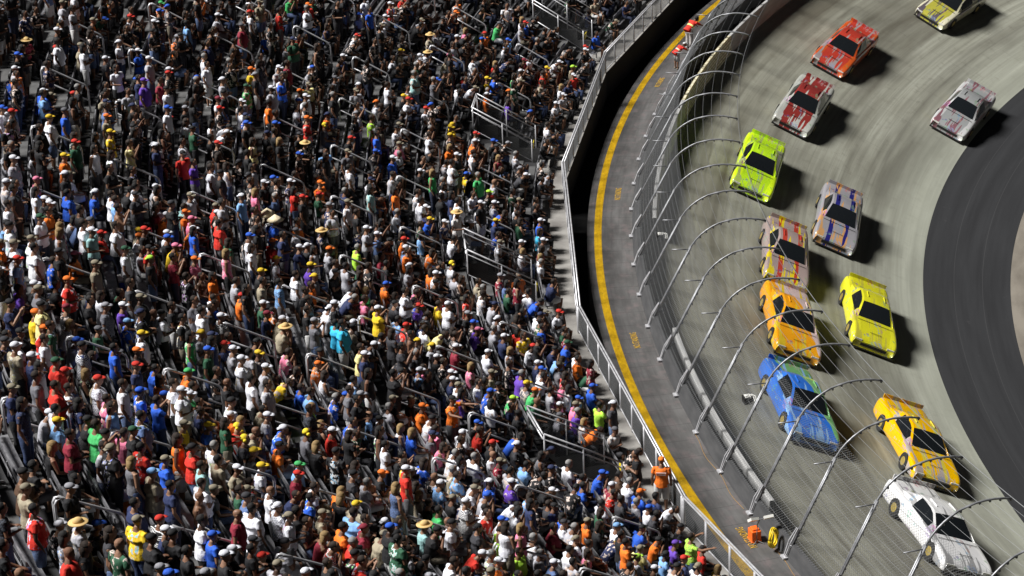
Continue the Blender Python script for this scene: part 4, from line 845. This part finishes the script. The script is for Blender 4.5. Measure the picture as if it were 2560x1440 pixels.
def car_meshes():
    # body loft: stations along y (front -y), each a cross-section of (x half width, z)
    st = [(-2.46, .86, .14, .44, .40), (-2.40, .95, .12, .58, .52), (-2.05, .985, .12, .68, .64), (-1.6, .99, .12, .74, .72), (-1.1, .985, .12, .79, .79), (-.7, .975, .12, .82, .83), (.3, .97, .12, .84, .85), (1.2, .975, .12, .86, .87), (1.7, .985, .12, .88, .90), (2.2, .975, .13, .90, .93), (2.42, .94, .16, .90, .92), (2.45, .90, .2, .80, .84)]
    V = []; F = []
    for (y, w_, z0, zs, zt) in st:
        V += [(-w_*.9, y, z0), (-w_, y, z0+.08), (-w_, y, zs*.72), (-w_*.95, y, zs), (-w_*.72, y, zt), (0, y, zt+.025), (w_*.72, y, zt), (w_*.95, y, zs), (w_, y, zs*.72), (w_, y, z0+.08), (w_*.9, y, z0)]
    n = 11
    for i in range(len(st)-1):
        for j in range(n-1): F.append((i*n+j, i*n+j+1, (i+1)*n+j+1, (i+1)*n+j))
        F.append((i*n+n-1, i*n, (i+1)*n, (i+1)*n+n-1))
    F.append(tuple(range(n))); F.append(tuple((len(st)-1)*n+j for j in range(n))[::-1])
    body = (V, F)
    # cabin: windscreen base to rear deck
    cs_ = [(-.98, .80, .80), (-.30, .64, 1.235), (-.10, .63, 1.27), (.55, .62, 1.275), (.80, .61, 1.25), (1.62, .70, .885)]
    return body, cs_
def build_car(idx, x, y, cols, mode, label, rot=0.0):
    d = _fw*FPX+_r2*(x-1280)-_u2*(y-720); d = d/np.linalg.norm(d); s = np.linspace(30, 250, 22000); P_ = CAM+s[:, None]*d
    R = np.hypot(P_[:, 0], P_[:, 1]); g_ = P_[:, 2]-(-.9-(73.23-R)*BK+.45); i = np.where((g_[:-1] > 0) & (g_[1:] <= 0) & (R[1:] < 74))[0][0]; c = P_[i]
    R = math.hypot(c[0], c[1]); th = math.atan2(c[1], c[0]); 
    t = bpy.data.objects.new('stock_car', None); t.empty_display_size = .5; COL.objects.link(t)
    al = math.atan(BK); er = np.array([math.cos(th), math.sin(th), 0]); et = np.array([-math.sin(th), math.cos(th), 0])   # et = travel direction (counter-clockwise)
    xr = er*math.cos(al)+np.array([0, 0, math.sin(al)]); up = np.cross(xr, et); 
    if up[2] < 0: up = -up
    # car front is -y local: so local y = -travel ; x = y cross z
    yl = -et*math.cos(rot)+xr*math.sin(rot)*1.0; zl = up; xl = np.cross(yl, zl)
    t.matrix_world = Matrix(((xl[0], yl[0], zl[0], R*math.cos(th)), (xl[1], yl[1], zl[1], R*math.sin(th)), (xl[2], yl[2], zl[2], zb(R)+.01), (0, 0, 0, 1))) @ Matrix.Diagonal((1.0, 1.05, .95, 1.0))
    paint = car_paint('car_paint', *cols, mode)
    (V, F), cs_ = car_meshes()
    mb = MB(); mb.add(V, F)
    bo = mb.build('body', paint, t, True)
    bv = bo.modifiers.new('smooth_panels', 'SUBSURF'); bv.levels = bv.render_levels = 2
    ST = [(-1.02, .80, .80, .80), (-.66, .71, 1.03, .80), (-.30, .63, 1.215, .81), (-.05, .615, 1.27, .82), (.30, .61, 1.285, .83), (.62, .605, 1.27, .84), (.86, .60, 1.225, .85), (1.25, .62, 1.06, .87), (1.66, .66, .90, .88)]
    def sec_(q):
        y_, w_, z_, zb_ = q; bw = .84 if y_ > -.9 else .80
        L_ = [(-bw, y_, zb_), (-(bw*.45+w_*.55), y_, zb_*.45+z_*.55), (-w_, y_, z_-.045), (-w_*.88, y_, z_-.008), (-w_*.45, y_, z_+.012)]
        return L_+[(0, y_, z_+.018)]+[(-a_, b_, c_) for a_, b_, c_ in L_[::-1]]
    S9 = [sec_(q) for q in ST]; V = [p_ for q in S9 for p_ in q]; roles = {'roof': [], 'windscreen': [], 'rear_window': [], 'side_window': [], 'side_window ': []}
    for i in range(8):
        for j in range(10):
            f_ = (i*11+j, i*11+j+1, (i+1)*11+j+1, (i+1)*11+j); sd_ = j < 2 or j > 7; ctr = 3 <= j <= 6
            rl = 'roof'
            if i < 2 and ctr: rl = 'windscreen'
            elif i >= 6 and ctr: rl = 'rear_window'
            elif sd_ and 1 <= i <= 4: rl = 'side_window' if j < 2 else 'side_window '
            roles[rl].append(f_)
    for rl, fs in roles.items():
        us = sorted({i_ for f_ in fs for i_ in f_}); ix = {v_: n_ for n_, v_ in enumerate(us)}
        mb = MB(); mb.add([V[v_] for v_ in us], [tuple(ix[i_] for i_ in f_) for f_ in fs])
        if rl == 'roof': mb.box((.36, .3, 1.30), (.012, .5, .045)); mb.box((-.36, .3, 1.30), (.012, .5, .045))
        mb.build(rl.strip(), paint if rl == 'roof' else glass, t, rl != 'roof')
    for gy_, gz_, gw_ in ((-1.98, .70, .5), (-1.28, .80, 1.5), (1.80, .905, 1.3)): mb = MB(); mb.box((0, gy_, gz_), (gw_, .018, .012)); mb.build('panel_gap', MT['black'], t)
    mb = MB(); mb.box((0, 2.36, 1.0), (1.62, .03, .16), mi=0); mb.build('spoiler', paint, t)
    mb = MB(); mb.box((0, -2.44, .12), (1.76, .20, .035)); mb.build('splitter', MT['black'], t)
    mb = MB(); mb.box((0, -2.455, .30), (1.1, .03, .12)); mb.build('grille', MT['black'], t)
    for s_ in (-1, 1):
        mb = MB(); mb.box((s_*.68, -2.43, .44), (.30, .05, .09)); mb.build('headlight', mat('headlight_decal', (.7, .7, .65), .3), t)
        for yy in (-1.5, 1.28):
            wl = MB(); wl.tube([(s_*.80, yy, .33), (s_*.82, yy, .33), (s_*1.0, yy, .33), (s_*1.012, yy, .33)], [.29, .33, .33, .29], 18); wo = wl.build('wheel', tyre, t, False)
            rm = MB(); rm.tube([(s_*1.0, yy, .33), (s_*1.02, yy, .33)], [.2, .15], 14); rm.build('rim', rimm, wo)
    tag(t, label, 'race car', 'stock cars racing round the banked track')
W3 = (.7, .7, .7)
CARS = [(2372, 8, ((.45, .42, .06), (.65, .62, .45), (.12, .10, .12)), 'side', 'yellow and cream race car at the top edge of the photo'),
 (2105, 120, ((.50, .05, .03), (.60, .10, .02), (.35, .30, .30)), 'side', 'red and orange race car, uppermost on the outer lane'),
 (2000, 262, ((.28, .035, .03), (.45, .46, .42), (.5, .5, .46)), 'side', 'dark red race car with silver sides following the red and orange one'),
 (2400, 275, ((.30, .31, .31), (.5, .5, .5), (.22, .10, .12)), 'side', 'grey and white race car alone near the inside lane'),
 (1885, 415, ((.50, .80, .02), (.70, .95, .02), (.40, .50, .12)), 'side', 'neon yellow-green race car close under the catch fence'),
 (2085, 545, ((.30, .29, .31), (.02, .02, .16), (.55, .30, .12)), 'stripe', 'silver race car with dark blue stripes and orange flashes'),
 (1952, 635, ((.36, .28, .26), (.45, .05, .03), (.7, .55, .02)), 'stripe', 'brown-grey race car with red and yellow stripes in the outer pack'),
 (1965, 805, ((.80, .34, .01), (.62, .48, .46), (.70, .50, .03)), 'diag', 'orange and pale pink race car in the middle of the outer pack'),
 (2160, 790, ((.62, .60, .02), (.72, .70, .03), (.5, .46, .05)), 'side', 'bright yellow race car on the inside of the pack'),
 (1985, 1010, ((.03, .16, .62), (.18, .42, .16), (.25, .45, .75)), 'diag', 'blue and green race car behind the lower fence posts'),
 (2280, 1110, ((.80, .45, .0), (.62, .52, .06), (.40, .34, .30)), 'stripe', 'golden yellow race car at the lower right'),
 (2330, 1325, ((.70, .70, .70), (.78, .78, .76), (.30, .30, .30)), 'diag', 'white race car lowest in the photo')]
for i, c in enumerate(CARS): build_car(i, *c)

# ------------------------------------------------------------------ small things along the wall
def at_road(x, y, z=0.0): P_ = unproj(x, y, z); return (float(P_[0]), float(P_[1]), z)
q = at_road(1903, 1352); th = math.degrees(math.atan2(q[1], q[0])) % 360
t = empty('work_light', pol(74.6, th, 0), th*D2R); t.scale = (.84,)*3; tag(t, 'orange power unit with two white floodlight heads beside the wall', 'work light')
orm = mat('orange_plastic', (.85, .14, .015), .45); whm = mat('lamp_housing', (.72, .72, .68), .5)
mb = MB(); mb.box((.1, -.15, .24), (.36, .42, .40)); mb.box((.1, -.15, .47), (.26, .30, .08)); mb.box((.1, -.15, .03), (.40, .46, .06))
o = mb.build('power_unit', orm, t); bv = o.modifiers.new('b', 'BEVEL'); bv.width = .03; bv.segments = 2
mb = MB(); mb.tube([(.1, .05, .1), (.1, .10, .75), (.0, .10, .95)], .018, 6); mb.tube([(.32, .10, .93), (-.30, .10, .97)], .018, 6); mb.tube([(.1, .05, .1), (.3, .25, .02)], .015, 6); mb.tube([(.1, .05, .1), (-.1, .25, .02)], .015, 6); mb.build('lamp_stand', MT['galv'], t)
for xo, tl in ((.26, .3), (-.32, -.2)):
    mb = MB(); c_, s_ = math.cos(.7), math.sin(.7); mb.box((xo, .12, 1.0), (.34, .24, .10), M3=[[math.cos(tl), -math.sin(tl), 0], [math.sin(tl)*c_, math.cos(tl)*c_, -s_], [math.sin(tl)*s_, math.cos(tl)*s_, c_]])
    mb.build('lamp_head', whm, t)
q = at_road(1946, 1372); th = math.degrees(math.atan2(q[1], q[0])) % 360
hz_ = mat('yellow_hose', (.80, .58, .02), .45); mb = MB()
for i in range(9):
    r_ = .36-.025*(i % 5); yo = .05*(i//3); mb.tube([(r_*math.cos(t_)*.78, yo+.02*math.sin(t_*3+i), .46+r_*math.sin(t_)*1.1) for t_ in np.linspace(0, 2*math.pi, 25)], .027, 6)
o = mb.build('hose_coil', hz_, None, True); o.scale = (.8,)*3; o.location = pol(74.42, th, .06); o.rotation_euler = (0, 0, (th+90-50)*D2R); tag(o, 'coiled bright yellow hose hung on a wall bracket', 'hose')
# cords lying along the wall foot
for a0_, a1_, sd_, lb in ((177.5, 181.6, .02, 'thin orange cord lying along the wall foot above the work light'), (183.4, 186.5, .03, 'pair of thin orange cords trailing from the hose coil')):
    mb = MB(); mb.tube([pol(74.36+.05*math.sin(a*3.1), a, .012) for a in np.linspace(a0_, a1_, 30)], .008, 5); o = mb.build('power_cord', mat('orange_cord', (.30, .17, .05), .6)); tag(o, lb, 'cord')
# cameras clamped to the fence
def fcam(x, y, t_, label):
    R, z = fprof(t_); P_ = unproj(x, y, z); th = math.degrees(math.atan2(P_[1], P_[0])) % 360
    t = empty('trackside_camera', pol(R-.1, th, z), th*D2R); tag(t, label, 'camera', 'cameras on the catch fence')
    mb = MB(); mb.box((0, 0, 0), (.22, .32, .20)); mb.box((-.15, 0, .0), (.10, .14, .14)); mb.build('camera_body', MT['black'], t)
    mb = MB()
    for k_ in range(4): mb.box((-.02+.05*k_-.08, 0, .125), (.022, .24, .03))
    mb.box((.02, 0, .14), (.10, .10, .04)); mb.build('mounting_plate', whm, t)
    mb = MB(); mb.tube([(-.16, -.22, .06), (-.22, 0, .10), (-.20, .24, .02)], .016, 5); mb.tube([(-.22, -.22, .06), (-.28, 0, .10), (-.26, .24, .02)], .016, 5); mb.build('cable', whm, t)
fcam(1838, 1003, .62, 'black camera with white mounting bars on the lower catch fence')
fcam(1653, 592, .45, 'small dark camera on the catch fence, higher up the photo')

for (x, y, z, c, lb) in ((290, 712, 1.25, (.03, .08, .5), 'blue cooler standing between rows in the upper left crowd'), (232, 1275, .5, (.85, .25, .02), 'orange bag lying on the bench by the lower left handrail'), (1240, 750, .35, (.6, .6, .6), 'white cooler beside the middle stair well')):
    for k in range(NROW-1):
        P_ = unproj(x, y, zk(k)+.2); R = math.hypot(P_[0], P_[1])
        if R0S+k*TR <= R < R0S+(k+1)*TR:
            th = math.degrees(math.atan2(P_[1], P_[0])) % 360; cm_ = mat('cooler_plastic', c, .5)
            t = empty('cooler_box' if 'cooler' in lb else 'bag', pol(R0S+k*TR+.2, th, zk(k)), th*D2R); tag(t, lb, 'cooler box' if 'cooler' in lb else 'bag')
            mb = MB(); mb.box((0, 0, .17), (.30, .46, .34)); o = mb.build('box' if 'cooler' in lb else 'pouch', cm_, t); bv = o.modifiers.new('b', 'BEVEL'); bv.width = .03; bv.segments = 2
            mb = MB(); mb.box((0, 0, .37), (.32, .48, .05)); mb.build('lid' if 'cooler' in lb else 'flap', mat('lid_plastic', (.6, .6, .6), .5), t); break
